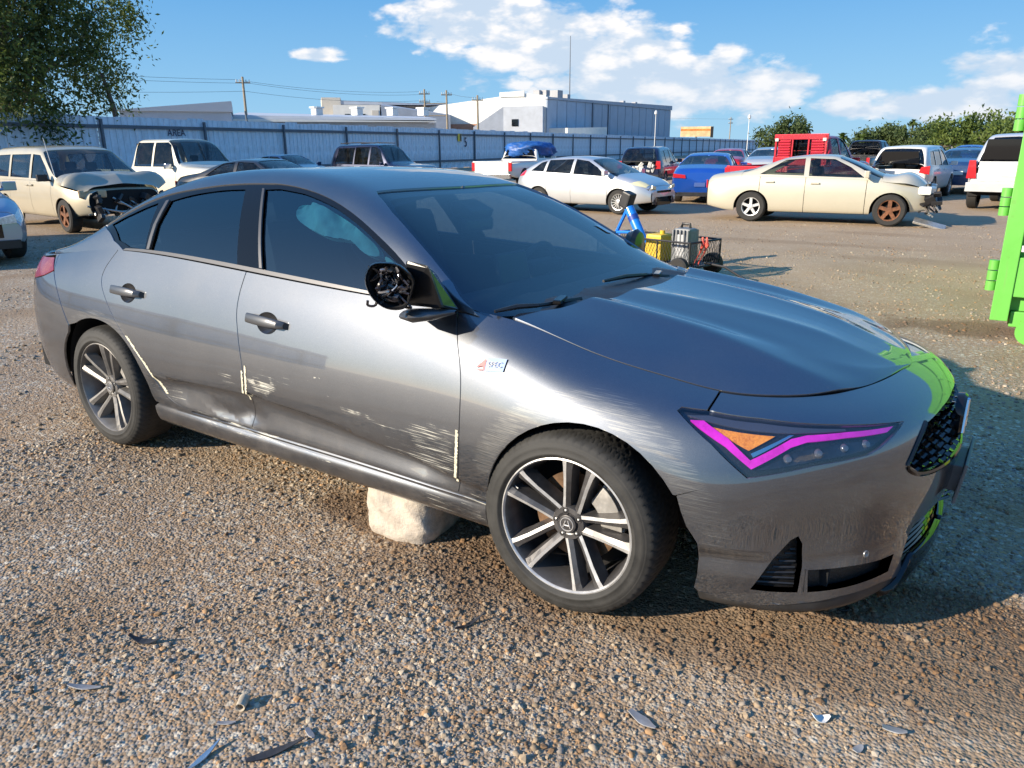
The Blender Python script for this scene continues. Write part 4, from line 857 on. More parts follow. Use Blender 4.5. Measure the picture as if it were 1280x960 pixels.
ng.links.new(a1.outputs[0], ip.inputs['Scale']); ng.links.new(a2.outputs[0], ip.inputs['Rotation']); ng.links.new(ip.outputs[0], go.inputs[0])
md = gravel.modifiers.new('scatter', 'NODES'); md.node_group = ng
# the concrete lump under the sill
def lump(name, c, dims, rot, m, seed, sub=4, rough=.02, sq=4.):
    bm = bmesh.new(); bmesh.ops.create_cube(bm, size=2); bmesh.ops.subdivide_edges(bm, edges=bm.edges, cuts=14, use_grid_fill=True)
    rs = np.random.default_rng(seed); ph = rs.uniform(0, 6, (10, 4)); fr = rs.uniform(2, 9, (10, 3))
    for v in bm.verts:
        p = np.array(v.co); n = (np.abs(p)**sq).sum()**(1/sq); p = p/n
        d_ = sum(math.sin(p@fr[i]+ph[i,0])*.35/(1+np.linalg.norm(fr[i])*.35) for i in range(10)); p = p*(1+rough*d_*2+rs.normal(0, rough*.30)); v.co = p*np.array(dims)/2
    me = bpy.data.meshes.new(name); bm.to_mesh(me); bm.free(); me.materials.append(m); me.polygons.foreach_set('use_smooth', np.ones(len(me.polygons), bool))
    o = link(bpy.data.objects.new(name, me)); o.location = c; o.rotation_euler = rot; return o
CONC = mat('rough_concrete', (.46,.40,.33), .95, noise=.35, nscale=16, bump=1., bscale=75)
blk = lump('concrete_block', (-.835,-.655,.10), (.31,.34,.27), (.04,.05,.12), CONC, 3, rough=.05, sq=5.)
tag(blk, 'rounded pale concrete block wedged under the sill of the grey sedan', 'block')
# bits of broken plastic and metal lying about
def shard(px_, L, Wd, rz, m, label, name='plastic_shard', lift=.006, bend=.2, cat='debris', group=None):
    x, y = px_; b = MB(); n = 7; vs = []
    for i in range(n):
        t_ = i/(n-1); w_ = Wd*(.25+.75*math.sin(math.pi*min(1, t_*.9+.12)))*(1+.15*math.sin(7*t_+L*40)); z = bend*L*(t_-.5)**2
        for s_ in (-1, 1): vs += [(L*(t_-.5), s_*w_/2, z+.0015), (L*(t_-.5), s_*w_/2, z-.0015)]
    for i in range(n-1):
        a = i*4; c = a+4; b.f += [(a, a+2, c+2, c), (a+1, c+1, c+3, a+3), (a, c, c+1, a+1), (a+2, a+3, c+3, c+2)]; b.m += [0]*4
    b.v = vs; b.f += [(0,1,3,2), ((n-1)*4, (n-1)*4+2, (n-1)*4+3, (n-1)*4+1)]; b.m += [0,0]
    o = b.build(name, m); o.location = (x, y, ground_z(x, y)+lift); o.rotation_euler = (random.uniform(-.25,.25), random.uniform(-.1,.15), rz); tag(o, label, cat, group); return o
GP = mat('grey_plastic', (.30,.30,.31), .5, noise=.2); DP = mat('dark_plastic', (.035,.035,.038), .55, noise=.3); MP_ = mat('bright_metal', (.62,.63,.65), .25, metal=.9, noise=.15)
shard((-.447,-1.94), .11, .016, R(98), MP_, 'bright metal strip at the bottom left edge of the picture', 'metal_strip')
shard((-.303,-1.828), .15, .022, R(60), DP, 'long dark plastic strip lying at the bottom of the picture', 'plastic_strip')
shard((-1.025,-1.749), .11, .022, R(25), DP, 'dark twisted plastic scrap on the gravel at lower left', bend=.8)
shard((-.98,-1.968), .10, .024, R(30), GP, 'flat pointed grey plastic sliver near the left edge of the picture')
shard((-.504,-1.831), .05, .018, R(38), GP, 'small grey plastic chip just left of the stone tube')
shard((-.277,-1.736), .05, .018, R(-20), GP, 'short pale grey scrap right of the long dark strip')
shard((.434,-1.191), .085, .030, R(-10), GP, 'thin grey plate of plastic lying below the front wheel')
shard((1.013,-.864), .06, .03, R(10), GP, 'squarish grey flake lying below the front bumper')
shard((.839,-.93), .05, .03, R(40), mat('white_scrap', (.7,.7,.68), .6), 'crumpled white scrap on the brown dirt below the bumper', bend=1.)
shard((.946,-.983), .035, .022, R(70), GP, 'small square grey chip at the bottom right of the gravel')
shard((-.226,-1.10), .12, .012, R(72), DP, 'thin dark curved strip on the gravel left of the front wheel', 'plastic_strip', bend=.6)
tb = MB().lathe([(-.020,.013),(.020,.015),(.020,.011),(-.018,.009),(-.020,.013)], 20, 'y'); tube_ = tb.build('pipe_stub', mat('stone_pipe', (.45,.38,.28), .9, noise=.25, nscale=90), None, True)
tube_.location = (-.526,-1.762,ground_z(-.526,-1.762)+.014); tube_.rotation_euler = (0, .1, .6); tag(tube_, 'short hollow tan pipe stub lying on the gravel at bottom left', 'pipe')
rg = MB().tube([(.021*math.cos(w), .017*math.sin(w), 0) for w in np.linspace(0, 2*math.pi, 24)], .0035, 6); ro = rg.build('rubber_ring', RUBBER, None, True); ro.location = (.777,-.357,ground_z(.777,-.357)+.005); tag(ro, 'small dark rubber ring lying just below the front bumper', 'ring')
# ---------------------------------------------------------------- parked vehicles
def car_paint(name, col, metal=.4, rough=.35, dirt=.25, coat=.9):
    if name in MATS: return MATS[name]
    m = bpy.data.materials.new(name); m.use_nodes = True; MATS[name] = m; t = NT(m.node_tree); b = m.node_tree.nodes['Principled BSDF']
    co = t.new('ShaderNodeTexCoord').outputs['Object']; X, Y, Z = t.sep(co)
    d_ = t.math('MULTIPLY', t.math('ADD', t.ramp(Z, .75, .2, .25, 1.), 0.), t.ramp(t.noise(co, 4., 5, .65), .35, .75))
    f = t.math('MULTIPLY', d_, dirt); t.set(b.inputs['Base Color'], t.mix(f, (*col, 1), (.33,.28,.21,1)))
    t.set(b.inputs['Metallic'], t.math('MULTIPLY', t.math('SUBTRACT', 1., f), metal)); t.set(b.inputs['Roughness'], t.math('ADD', rough, t.math('MULTIPLY', f, .5)))
    t.set(b.inputs['Coat Weight'], t.math('MULTIPLY', t.math('SUBTRACT', 1., f), coat)); b.inputs['Coat Roughness'].default_value = .06
    return m
BGLASS = glass_mat('car_glass', (.22,.26,.28), 1., 1.6, .05); BGLASSC = glass_mat('car_glass_clear', (.55,.62,.60), 1., 1.55, .06); BGLASSD = glass_mat('car_glass_dark', (.06,.07,.08), 1., 1.6, .03)
BRED = mat('lamp_red', (.50,.015,.02), .2, coat=1.); BCLR = mat('lamp_clear', (.70,.70,.66), .2, coat=1., noise=.3, nscale=30); BYEL = mat('lamp_hazy', (.72,.66,.40), .3, coat=.6)
PLATE = mat('plate_white', (.75,.75,.72), .5)
STEEL = mat('steel_wheel', (.62,.62,.62), .4, metal=.6, noise=.2); RUSTY = mat('rusty_wheel', (.16,.065,.03), .8, noise=.5, nscale=20); ALLOY = mat('alloy_wheel', (.60,.60,.60), .3, metal=.8, noise=.2)
WHEEL_CACHE = {}
def bg_wheel(parent, x, y, r, style, side):
    w = empty('wheel', (x, y, r), 0 if side < 0 else math.pi, parent); key = (style, round(r, 3))
    if key not in WHEEL_CACHE:
        rr = r*(.66 if style != 'steel' else .62); L_ = []
        MB().lathe([(.02,rr),(-.012,rr*1.02),(-.015,r*.90),(.01,r*.985),(.05,r),(.17,r),(.21,r*.98),(.22,rr)], 36).build('tyre', RUBBER, w, True)
        m = RUSTY if style == 'rusty' else (STEEL if style == 'steel' else ALLOY)
        MB().lathe([(.016,rr*1.01),(-.004,rr),(.0,rr*.93),(.03,rr*.90),(.12,rr*.88)], 36).build('rim', m, w, True)
        n = {'steel':5,'rusty':5,'alloy':5,'multi':15,'six':6}[style]
        for k in range(n):
            a = 2*math.pi*k/n+.3; wd = {'multi':.018,'steel':.06,'rusty':.075,'alloy':.05,'six':.055}[style]
            sp_ = MB().box((rr*.52,.018,0), (rr*.86,.03,wd)); ca, sa = math.cos(a), math.sin(a); sp_.v = [(p[0]*ca-p[2]*sa, p[1], p[0]*sa+p[2]*ca) for p in sp_.v]; sp_.build('spoke', m, w)
        MB().lathe([(.05,rr*.30),(-.002,rr*.28),(-.008,rr*.12),(-.006,0)], 20).build('hub', m, w, True)
        MB().lathe([(.10,rr*.9),(.10,0)], 24).build('backing', VOID, w)
        WHEEL_CACHE[key] = [c for c in w.children]
    else:
        for c in WHEEL_CACHE[key]: q = bpy.data.objects.new(c.name.split('.')[0], c.data); link(q, w)
    return w
class GCar:
    """parked car: cross-sections lofted along x, panels cut from it; forward is +x, the side of y<0 is its right"""
    def __init__(s, sp):
        s.sp = sp; W = sp['W']; top = sp['top']; belt = sp['belt']; x0, x1 = top[0][0], top[-1][0]; zs = sp.get('sill', .25); cab = sp['cab']
        xs = sorted(set([round(x, 3) for x in np.concatenate([[x0, x0+.05, x0+.14, x0+.28], np.linspace(x0+.5, x1-.5, sp.get('ns', 22)), [x1-.30, x1-.16, x1-.06, x1]])]))
        net = []
        for x in xs:
            zt = lin(x, top); zb = lin(x, belt); tf_ = max(0, (x-(x1-.75))/.75); tr_ = max(0, ((x0+.5)-x)/.5)
            Wx = W*(1-sp.get('tf',.26)*tf_**2.2-sp.get('tr',.14)*tr_**2.4); zb = min(zb, zt-.045); h = zt-zb
            lean = sp.get('lean', .36); cabin = cab[0] < x < cab[1]
            zlo = zs+(.10*max(tf_, tr_))
            if cabin and h > .06:
                hh = h-.055; ys = lambda k: Wx-.055-lean*(hh*k)*(1+.35*k)
                row = [(Wx-.10, zlo-.02), (Wx-.035, zlo), (Wx-.005, zlo+(zb-zlo)*.28), (Wx, zlo+(zb-zlo)*.55), (Wx-.012, zlo+(zb-zlo)*.82), (Wx-.05, zb), (ys(.33), zb+hh*.33), (ys(.68), zb+hh*.68), (ys(.97), zb+hh*.97), (ys(1.)-.07, zt-.018), (ys(1.)*.6, zt-.004), (0, zt+.012)]
            else:
                row = [(Wx-.10, zlo-.02), (Wx-.035, zlo), (Wx-.005, zlo+(zb-zlo)*.28), (Wx, zlo+(zb-zlo)*.55), (Wx-.012, zlo+(zb-zlo)*.82), (Wx-.05, zb), (Wx-.085, zb+h*.45), (Wx-.14, zb+h*.72), (Wx*.78, zb+h*.9), (Wx*.62, zb+h*.97), (Wx*.4, zt), (0, zt+.01)]
            net.append([(x, -y, z) for y, z in row])
        s.net = np.array(net); s.xs = np.array(xs); s.nu = len(xs); s.S = Surf(lambda u, v: bsp(s.net, u, v, (0,0), (0,1)), s.nu, 12, sp.get('disp'))
        uu = np.linspace(0, s.nu-1, 800); s.xu = (bsp(s.net, uu, np.full(800, 3.))[:,0], uu)
    def uv(s, pts):
        out = []
        for x, z in pts:
            u = float(np.interp(x, *s.xu)); vv = np.linspace(0, 8.3, 240); Z = bsp(s.net, np.full(240, u), vv, (0,0), (0,1))[:,2]; out.append((u, float(np.interp(z, np.maximum.accumulate(Z), vv))))
        return out
    def xv(s, pts): return [(float(np.interp(x, *s.xu)), v) for x, v in pts]
def dens(poly, n=6):
    out = []
    for a, b in zip(poly, poly[1:]+poly[:1]):
        for k in range(n): out.append((a[0]+(b[0]-a[0])*k/n, a[1]+(b[1]-a[1])*k/n))
    return out
def build_car(name, label, cat, sp, loc, th, scale, group=None, detail=True):
    g = GCar(sp); S = g.S; root = empty(name); root.location = (*loc, sp.get('dz', 0.)); root.rotation_euler = (0, 0, R(th)); root.scale = (scale,)*3; tag(root, label, cat, group)
    pm_ = sp['paint']; st = sp.get('step', .09); W = sp['W']; r = sp['wr']; x0, x1 = sp['top'][0][0], sp['top'][-1][0]; xf, xr = sp['ax']
    def two(nm, poly, holes=(), m=pm_, par=root, **kw):
        kw.setdefault('step', st); o = panel(nm, S, poly, holes, m, par, **kw); panel(nm, S, poly, holes, m, par, mirror=True, **kw); return o
    def beltv(x): return 5.0
    def arch(cx, rev):
        a = [(cx+(r+.055)*math.cos(w), r+.01+(r+.045)*math.sin(w)) for w in np.linspace(-.25, math.pi+.25, 17)]; a = [(x, max(z, sp.get('sill', .25)-.02)) for x, z in a]; return g.uv(a[::-1] if rev else a)
    cuts = sp['cuts']      # x of seams from front to rear: fender|door|door|quarter
    v0 = .6; top_v = 5.0
    def seg(xa, xb, nm, par=root):
        up = [(float(np.interp(x, *g.xu)), top_v) for x in np.linspace(xb, xa, 8)]; ra, rh = r+.055, r+.045; xs_ = [xa, xb]
        for cx in (xf, xr): xs_ += [cx+s_*ra*math.cos(w) for w in np.linspace(0, math.pi/2, 9) for s_ in (-1, 1)]+[cx-ra-.001, cx+ra+.001]
        poly = []
        for x in sorted(set(round(q, 4) for q in xs_ if xa <= q <= xb)):
            a_ = [rh*math.sqrt(max(0, 1-((x-cx)/ra)**2)) for cx in (xf, xr) if abs(x-cx) <= ra]
            if a_: u_, v_ = g.uv([(x, r+.01+a_[0]-.02)])[0]; poly.append((u_, max(v_, v0)))
            else: poly += g.xv([(x, v0)])
        poly += up
        return two(nm, poly, flange=.02, par=par, step=st*.8)
    xa = x0+.02; names = sp.get('names', ['rear_quarter']+['rear_door']*(len(cuts)-2)+['front_door', 'front_fender'])
    edges = [xa]+sorted(cuts)+[x1-.02]; doors = []
    for i in range(len(edges)-1):
        e0 = edges[i]+(.006 if i else 0); e1 = edges[i+1]-(.006 if i < len(edges)-2 else 0)
        if names[i]: doors.append((names[i], seg(e0, e1, names[i])))
    # upper works
    c0, c1 = sp['cab']; ws0, ws1 = sp['ws']; rw = sp.get('rw')
    hx = sp.get('hoodx', (ws1-.03, x1-.10))
    if not sp.get('nohood'):
        hd = panel('hood', S, g.xv([(hx[0], 5.06), (hx[1]-.05, 5.06), (hx[1], 5.6), (hx[1], 11), (hx[0], 11)]), (), sp.get('hoodpaint', pm_), root, sym='v', step=st, flange=.02, wobble=sp.get('hoodwob'))
    panel('nose_panel', S, g.xv([(hx[1]+.01, 5.03), (x1, 5.03), (x1, 11), (hx[1]+.01, 11)]), (), pm_, root, sym='v', step=st, flange=.01)
    if not sp.get('bed'):
        dx1 = rw[1]-.02 if rw and rw[1] < x1 else x0+.1
        if rw and rw[0]-.02 > x0+.1: panel('deck_lid', S, g.xv([(x0, 5.03), (rw[0]-.015, 5.03), (rw[0]-.015, 11), (x0, 11)]), (), pm_, root, sym='v', step=st, flange=.02)
    roofx0 = c0 if (rw is None or rw[0]-.02 <= x0+.1) else rw[0]-.01
    if sp.get('bed'): roofx0 = c0+.02
    wpolys = [g.uv(dens(w)) for w in sp['windows']]
    rim_ = [(roofx0, 5.03), (ws1, 5.03), (ws1-.02, 7.2), (ws0+.03, 8.6), (ws0, 9.2), (ws0, 11)]
    if rw: rim_ += [(rw[1], 11), (rw[1], 9.4), (rw[0]+.03, 8.3), (rw[0], 7.6), (rw[0], 11)] if rw[0]-.02 <= x0+.1 or sp.get('bed') else [(rw[1], 11), (rw[1], 9.3), (rw[0]+.02, 8.0), (rw[0], 7.2), (rw[0], 11), (roofx0, 11)]
    else: rim_ += [(roofx0, 11)]
    rp = dens(g.xv(rim_), 5)
    panel('roof', S, rp, wpolys, pm_, root, sym='v', step=st*.8, flange=.02)
    gm_ = sp.get('glass', BGLASS)
    for w in wpolys: two('side_window', w, m=gm_, off=-.012, flange=0, step=st*1.5)
    panel('windscreen', S, dens(g.xv([(ws1, 6.6), (ws1-.02, 7.2), (ws0+.03, 8.6), (ws0, 9.2), (ws0, 11), (ws1, 11)]), 4), (), sp.get('wsglass', BGLASSC), root, sym='v', off=-.01, flange=0, step=st*1.5)
    if rw and not sp.get('bed'): panel('rear_window', S, dens(g.xv([(rw[0], 7.4), (rw[0]+.02, 8.1), (rw[1], 9.3), (rw[1], 11), (rw[0], 11)]), 4), (), gm_, root, sym='v', off=-.008, flange=0, step=st*1.5)
    # end caps
    for end, nm in ((0, 'rear_panel'), (g.nu-1, 'front_panel')):
        sec = bsp(g.net, np.full(60, float(end)), np.linspace(.3, 11, 60), (0,0), (0,1)); n = len(sec); sgn = 1 if end else -1
        Vs = np.vstack([sec, sec*[1,-1,1], [[sec[0,0]+sgn*.02, 0, (sec[0,2]+sec[-1,2])/2]]]); c_ = 2*n
        Fs = [(i, i+1, c_) for i in range(n-1)]+[(i+n+1, i+n, c_) for i in range(n-1)]+[(n, 0, c_)]
        mk(nm, Vs, Fs if sgn > 0 else [f[::-1] for f in Fs], sp.get('capmat', pm_) if end else pm_, root)
    # sills, liners, cabin block
    MB().box(((xf+xr)/2, 0, sp.get('sill', .25)+.06), (xf-xr-2*r-.12, 2*W-.16, .14)).build('underbody', VOID, root)
    zb_ = lin((c0+c1)/2, sp['belt'])
    MB().box(((x0+x1)/2, 0, .50), (x1-x0-.5, 2*W-.55, .25)).build('floor_pan', VOID, root)
    for cx in (xf, xr):
        for sg in (-1, 1): MB().lathe([(sg*(W-.03), r+.052), (sg*(W-.32), r+.05), (sg*(W-.32), 0)], 20, 'y', (cx,0,r+.01), 0, R(-8), R(188)).build('wheel_liner', MATS['liner_black'], root, True)
    for cx, sty in ((xf, sp['wheels'][0]), (xr, sp['wheels'][1])):
        for sg in (-1, 1): bg_wheel(root, cx, sg*(W-.025), r, sty, sg)
    if detail:
        ic = mat('cabin_grey', (.07,.068,.065), .9); cz = zb_
        MB().box((ws1-.45, 0, cz-.12), (.5, 2*W-.3, .22)).build('dashboard', ic, root, bevel=.04)
        for sx in sp.get('seats', [(c0+c1)/2+.1]):
            for sy in (-.38, .38): q = MB().box((sx, sy*W/.9, cz-.10), (.14,.46,.62), Matrix.Rotation(R(-12), 3, 'Y'), taper=.8); q.box((sx-.11, sy*W/.9, cz+.29), (.09,.25,.17)); q.build('seat', ic, root, bevel=.04)
        mx = ws1-.28; my = W-.01
        for sg in (-1, 1):
            mo = MB().box((mx-.02, sg*(my+.11), zb_+.09), (.09,.20,.14)); mo.tube([(mx, sg*(my-.05), zb_+.03), (mx, sg*(my+.08), zb_+.06)], .025, 6); mo.build('wing_mirror', sp.get('mirmat', pm_), root, bevel=.025)
    for (poly, m) in sp.get('sidelamps', []): two('lamp', g.uv(dens(poly, 3)), m=m, off=.006, flange=.012, step=.06)
    for d_ in sp.get('handles', []):
        for sg in (-1, 1): MB().box((d_[0], sg*(W-.004), d_[1]), (.19,.045,.032)).build('door_handle', sp.get('hmat', pm_), root, bevel=.01)
    for nm, c_, dm, m, *bv in sp.get('boxes', []):
        MB().box(c_, dm).build(nm, m, root, bevel=bv[0] if bv else .012)
    for nm, poly, xx, th_, m in sp.get('plates', []):     # shapes on the end faces, outline in (y, z)
        MB().prism(poly, xx, xx+th_, 'yz').build(nm, m, root, bevel=.006)
    return root
def mirror_y(poly): return [(-a, b) for a, b in poly]
def rect(y0, y1, z0, z1): return [(y0,z0),(y1,z0),(y1,z1),(y0,z1)]
def both_y(nm, poly, x, t_, m): return [(nm, poly, x, t_, m), (nm, mirror_y(poly), x, t_, m)]
def sedan_spec(paint, **kw):
    sp = dict(W=.895, sill=.24, top=[(-2.42,.90),(-2.36,1.02),(-1.75,1.10),(-1.50,1.14),(-.75,1.40),(-.2,1.46),(.3,1.44),(.75,1.28),(1.20,1.06),(1.36,1.01),(1.9,.94),(2.28,.82),(2.42,.66)],
        belt=[(-2.42,.86),(-1.6,1.0),(-1.2,1.0),(0,.97),(1.2,.94),(2.0,.80),(2.42,.60)], cab=(-1.72,1.34), ws=(.36,1.28), rw=(-1.62,-.80), cuts=[.98,-.25,-1.22], ax=(1.47,-1.38), wr=.33, wheels=('alloy','alloy'), paint=paint,
        windows=[[(-1.24,1.04),(-.30,1.02),(-.32,1.375),(-.72,1.345)], [(-.20,1.01),(.92,.985),(.62,1.20),(.28,1.36),(-.22,1.38)]], handles=[(-.05,.86),(-1.0,.88)],
        plates=both_y('headlight', [(.36,.60),(.62,.62),(.60,.74),(.38,.70)], 2.40, .03, BCLR)+both_y('tail_light', [(.50,.72),(.74,.72),(.74,.90),(.50,.86)], -2.45, .03, BRED)+[('grille', rect(-.40,.40,.42,.62), 2.42, .02, GLOSSB), ('lower_grille', rect(-.5,.5,.26,.34), 2.42, .02, BLACK), ('license_plate', rect(-.16,.16,.62,.74), -2.46, .03, PLATE), ('rear_bumper', rect(-.74,.74,.30,.55), -2.47, .06, paint)])
    sp.update(kw); return sp
def suv_spec(paint, L=4.6, H=1.70, W=.92, **kw):
    h = L/2; sp = dict(W=W, sill=.32, lean=.24, top=[(-h,.95),(-h+.05,1.15),(-h+.22,H-.14),(-h+.40,H-.03),(-.4,H),(.15,H-.02),(.45,H-.14),(1.0,1.16),(1.15,1.10),(h-.35,1.02),(h-.08,.90),(h,.74)],
        belt=[(-h,1.02),(0,1.0),(1.0,.97),(h-.4,.90),(h,.70)], cab=(-h+.04,1.10), ws=(.22,1.06), rw=(-h+.05,-h+.34), cuts=[.82,-.18,-1.08], ax=(h-.92,-h+.88), wr=.355, wheels=('alloy','alloy'), paint=paint,
        windows=[[(-h+.42,1.07),(-1.12,1.05),(-1.12,H-.17),(-h+.55,H-.19)], [(-1.05,1.05),(-.22,1.04),(-.22,H-.14),(-1.05,H-.15)], [(-.13,1.04),(.78,1.02),(.42,H-.27),(.20,H-.15),(-.13,H-.14)]], handles=[(0,.92),(-.9,.93)],
        plates=both_y('headlight', [(.40,.80),(.66,.80),(.64,.92),(.42,.90)], h-.03, .05, BCLR)+both_y('tail_light', [(.66,.82),(.88,.82),(.86,1.12),(.70,1.12)], -h-.03, .06, BRED)+[('grille', rect(-.45,.45,.58,.82), h, .03, GLOSSB), ('license_plate', rect(-.16,.16,.78,.92), -h-.03, .03, PLATE), ('rear_bumper', rect(-.82,.82,.38,.60), -h-.08, .10, BLACK), ('rear_glass_trim', rect(-.62,.62,1.08,1.12), -h-.0, .03, BLACK)])
    sp.update(kw); return sp
def pickup_spec(paint, L=5.6, H=1.85, cabx=(-.55,1.25), W=.96, **kw):
    h = L/2; c0, c1 = cabx
    sp = dict(W=W, sill=.42, lean=.22, bed=True, top=[(-h,1.06),(-h+.02,1.10),(c0-.05,1.10),(c0-.02,1.12),(c0+.06,H-.10),(c0+.2,H),(c1-.75,H),(c1-.45,H-.10),(c1-.02,1.28),(c1+.1,1.22),(h-.3,1.14),(h-.05,1.05),(h,.9)],
        belt=[(-h,1.0),(c0,1.10),(c1-.1,1.12),(h-.3,1.04),(h,.85)], cab=(c0-.03,c1+.05), ws=(c1-.72,c1), rw=(c0,c0+.12), cuts=[c1-.15,(c0+c1)/2-.12,c0-.03], ax=(h-.95,-h+1.15), wr=.385, wheels=('six','six'), paint=paint, ns=34,
        windows=[[(c0+.14,1.18),((c0+c1)/2-.16,1.18),((c0+c1)/2-.16,H-.10),(c0+.20,H-.10)], [((c0+c1)/2-.08,1.18),(c1-.22,1.18),(c1-.50,H-.18),(c1-.66,H-.10),((c0+c1)/2-.08,H-.10)]], handles=[((c0+c1)/2,1.02)], nohood=False,
        plates=both_y('headlight', [(.46,.84),(.70,.84),(.68,1.0),(.48,1.0)], h-.03, .05, BCLR)+both_y('tail_light', [(W-.16,.70),(W-.02,.70),(W-.02,1.04),(W-.16,1.04)], -h-.02, .06, BRED)+[('grille', rect(-.55,.55,.62,1.0), h, .03, GLOSSB), ('tailgate', rect(-W+.17,W-.17,.62,1.08), -h-.03, .06, paint), ('rear_bumper', rect(-W+.05,W-.05,.40,.58), -h-.12, .14, mat('chrome_bumper', (.6,.6,.6), .2, metal=1.))],
        names=['bed_side','rear_door','front_door','front_fender'])
    sp.update(kw); return sp
def pickup_extra(root, sp, scale_unused=1.):
    h = -sp['top'][0][0]; c0 = sp['cab'][0]+.02; W = sp['W']; p = sp['paint']; H = max(z for _, z in sp['top'])
    MB().box(((-h+c0)/2, 0, .78), (c0+h-.1, 2*W-.3, .05)).build('bed_floor', BLACK, root)
    for sg in (-1, 1): MB().box(((-h+c0)/2, sg*(W-.09), 1.055), (c0+h-.04, .10, .07)).build('bed_rail', p, root, bevel=.02)
    MB().box((c0-.02, 0, 1.0), (.05, 2*W-.2, .3)).build('bed_front_wall', p, root)
    MB().prism([(-W+.28,1.24),(W-.28,1.24),(W-.34,H-.12),(-W+.34,H-.12)], c0+.02, c0+.05, 'yz').build('rear_window', BGLASSD, root)
V_ = 'vehicles parked in the yard'
TAN = car_paint('tan_paint', (.52,.46,.34), .35, .4, .35); CHAMP = car_paint('champagne_paint', (.62,.57,.45), .4, .35, .25); SILV = car_paint('silver_paint', (.60,.61,.62), .6, .32, .15)
BLUE = car_paint('blue_paint', (.015,.10,.48), .5, .25, .08); NAVY = car_paint('navy_paint', (.012,.02,.06), .4, .25, .12); RED = car_paint('red_paint', (.50,.015,.03), .3, .3, .08)
WHITE = car_paint('white_paint', (.78,.77,.73), 0., .35, .18); CREAM = car_paint('cream_paint', (.72,.67,.54), .1, .35, .2); DARK = car_paint('charcoal_paint', (.03,.03,.033), .4, .3, .15); BLKP = car_paint('black_paint', (.012,.012,.014), .2, .25, .25); SILB = car_paint('silver_blue_paint', (.34,.40,.50), .6, .3, .1)
DBLU = car_paint('dark_blue_paint', (.02,.06,.16), .4, .3, .2)

# champagne sedan with its front end torn off
ms = sedan_spec(CHAMP, top=[(-2.42,.90),(-2.36,1.02),(-1.75,1.10),(-1.50,1.14),(-.75,1.40),(-.2,1.46),(.3,1.44),(.75,1.28),(1.20,1.06),(1.36,1.02),(1.9,.98),(2.10,.92),(2.16,.86)], wheels=('rusty','steel'), capmat=VOID, step=.06,
    hoodx=(1.27,2.12), hoodwob=lambda P: .085*np.exp(-((P[:,0]-1.72)/.22)**2)-.05*np.exp(-((P[:,0]-2.15)/.15)**2), glass=BGLASSC,
    plates=[('tail_light', [(.50,.72),(.74,.72),(.74,.90),(.50,.86)], -2.45, .03, BRED), ('tail_light', mirror_y([(.50,.72),(.74,.72),(.74,.90),(.50,.86)]), -2.45, .03, BRED)])
mal = build_car('sedan_car', 'champagne sedan with smashed nose and rusty front wheel in mid yard', 'car', ms, (-2.62,14.08), 5., .905, V_)
wr_ = random.Random(3); wreckm = [BLACK, mat('crushed_metal', (.45,.44,.42), .45, metal=.7, noise=.3), mat('wreck_grey', (.12,.12,.12), .7)]
MB().box((2.22,0,.52), (.07,1.3,.12)).build('crash_beam', wreckm[1], mal, bevel=.01); MB().box((2.14,0,.62), (.05,1.1,.50)).build('radiator', VOID, mal)
for sg in (-1, 1):
    MB().box((2.12,sg*.66,.74), (.26,.30,.17), Matrix.Rotation(.3*sg, 3, 'Z')).build('headlight', BCLR, mal, bevel=.04)
    wb = MB()
    for k in range(16): wb.box((wr_.uniform(1.95,2.38), sg*wr_.uniform(.3,.82), wr_.uniform(.28,.72)), (wr_.uniform(.05,.2), wr_.uniform(.04,.16), wr_.uniform(.03,.14)), Matrix.Rotation(wr_.uniform(0,3), 3, 'X')@Matrix.Rotation(wr_.uniform(0,3), 3, 'Z'))
    wb.build('wreckage', wreckm[0] if sg < 0 else wreckm[2], mal, bevel=.008)
wb = MB()
for k in range(12): wb.tube([(wr_.uniform(2.,2.3), wr_.uniform(-.8,-.1), wr_.uniform(.2,.7)), (wr_.uniform(2.1,2.42), wr_.uniform(-.8,-.1), wr_.uniform(.15,.7))], .018, 5)
wb.build('bent_brackets', wreckm[1], mal)
MB().box((2.25,-.75,.07), (.62,.25,.05), Matrix.Rotation(.25, 3, 'Y')@Matrix.Rotation(.3, 3, 'X')).build('bumper_scrap', wreckm[1], mal, bevel=.01)
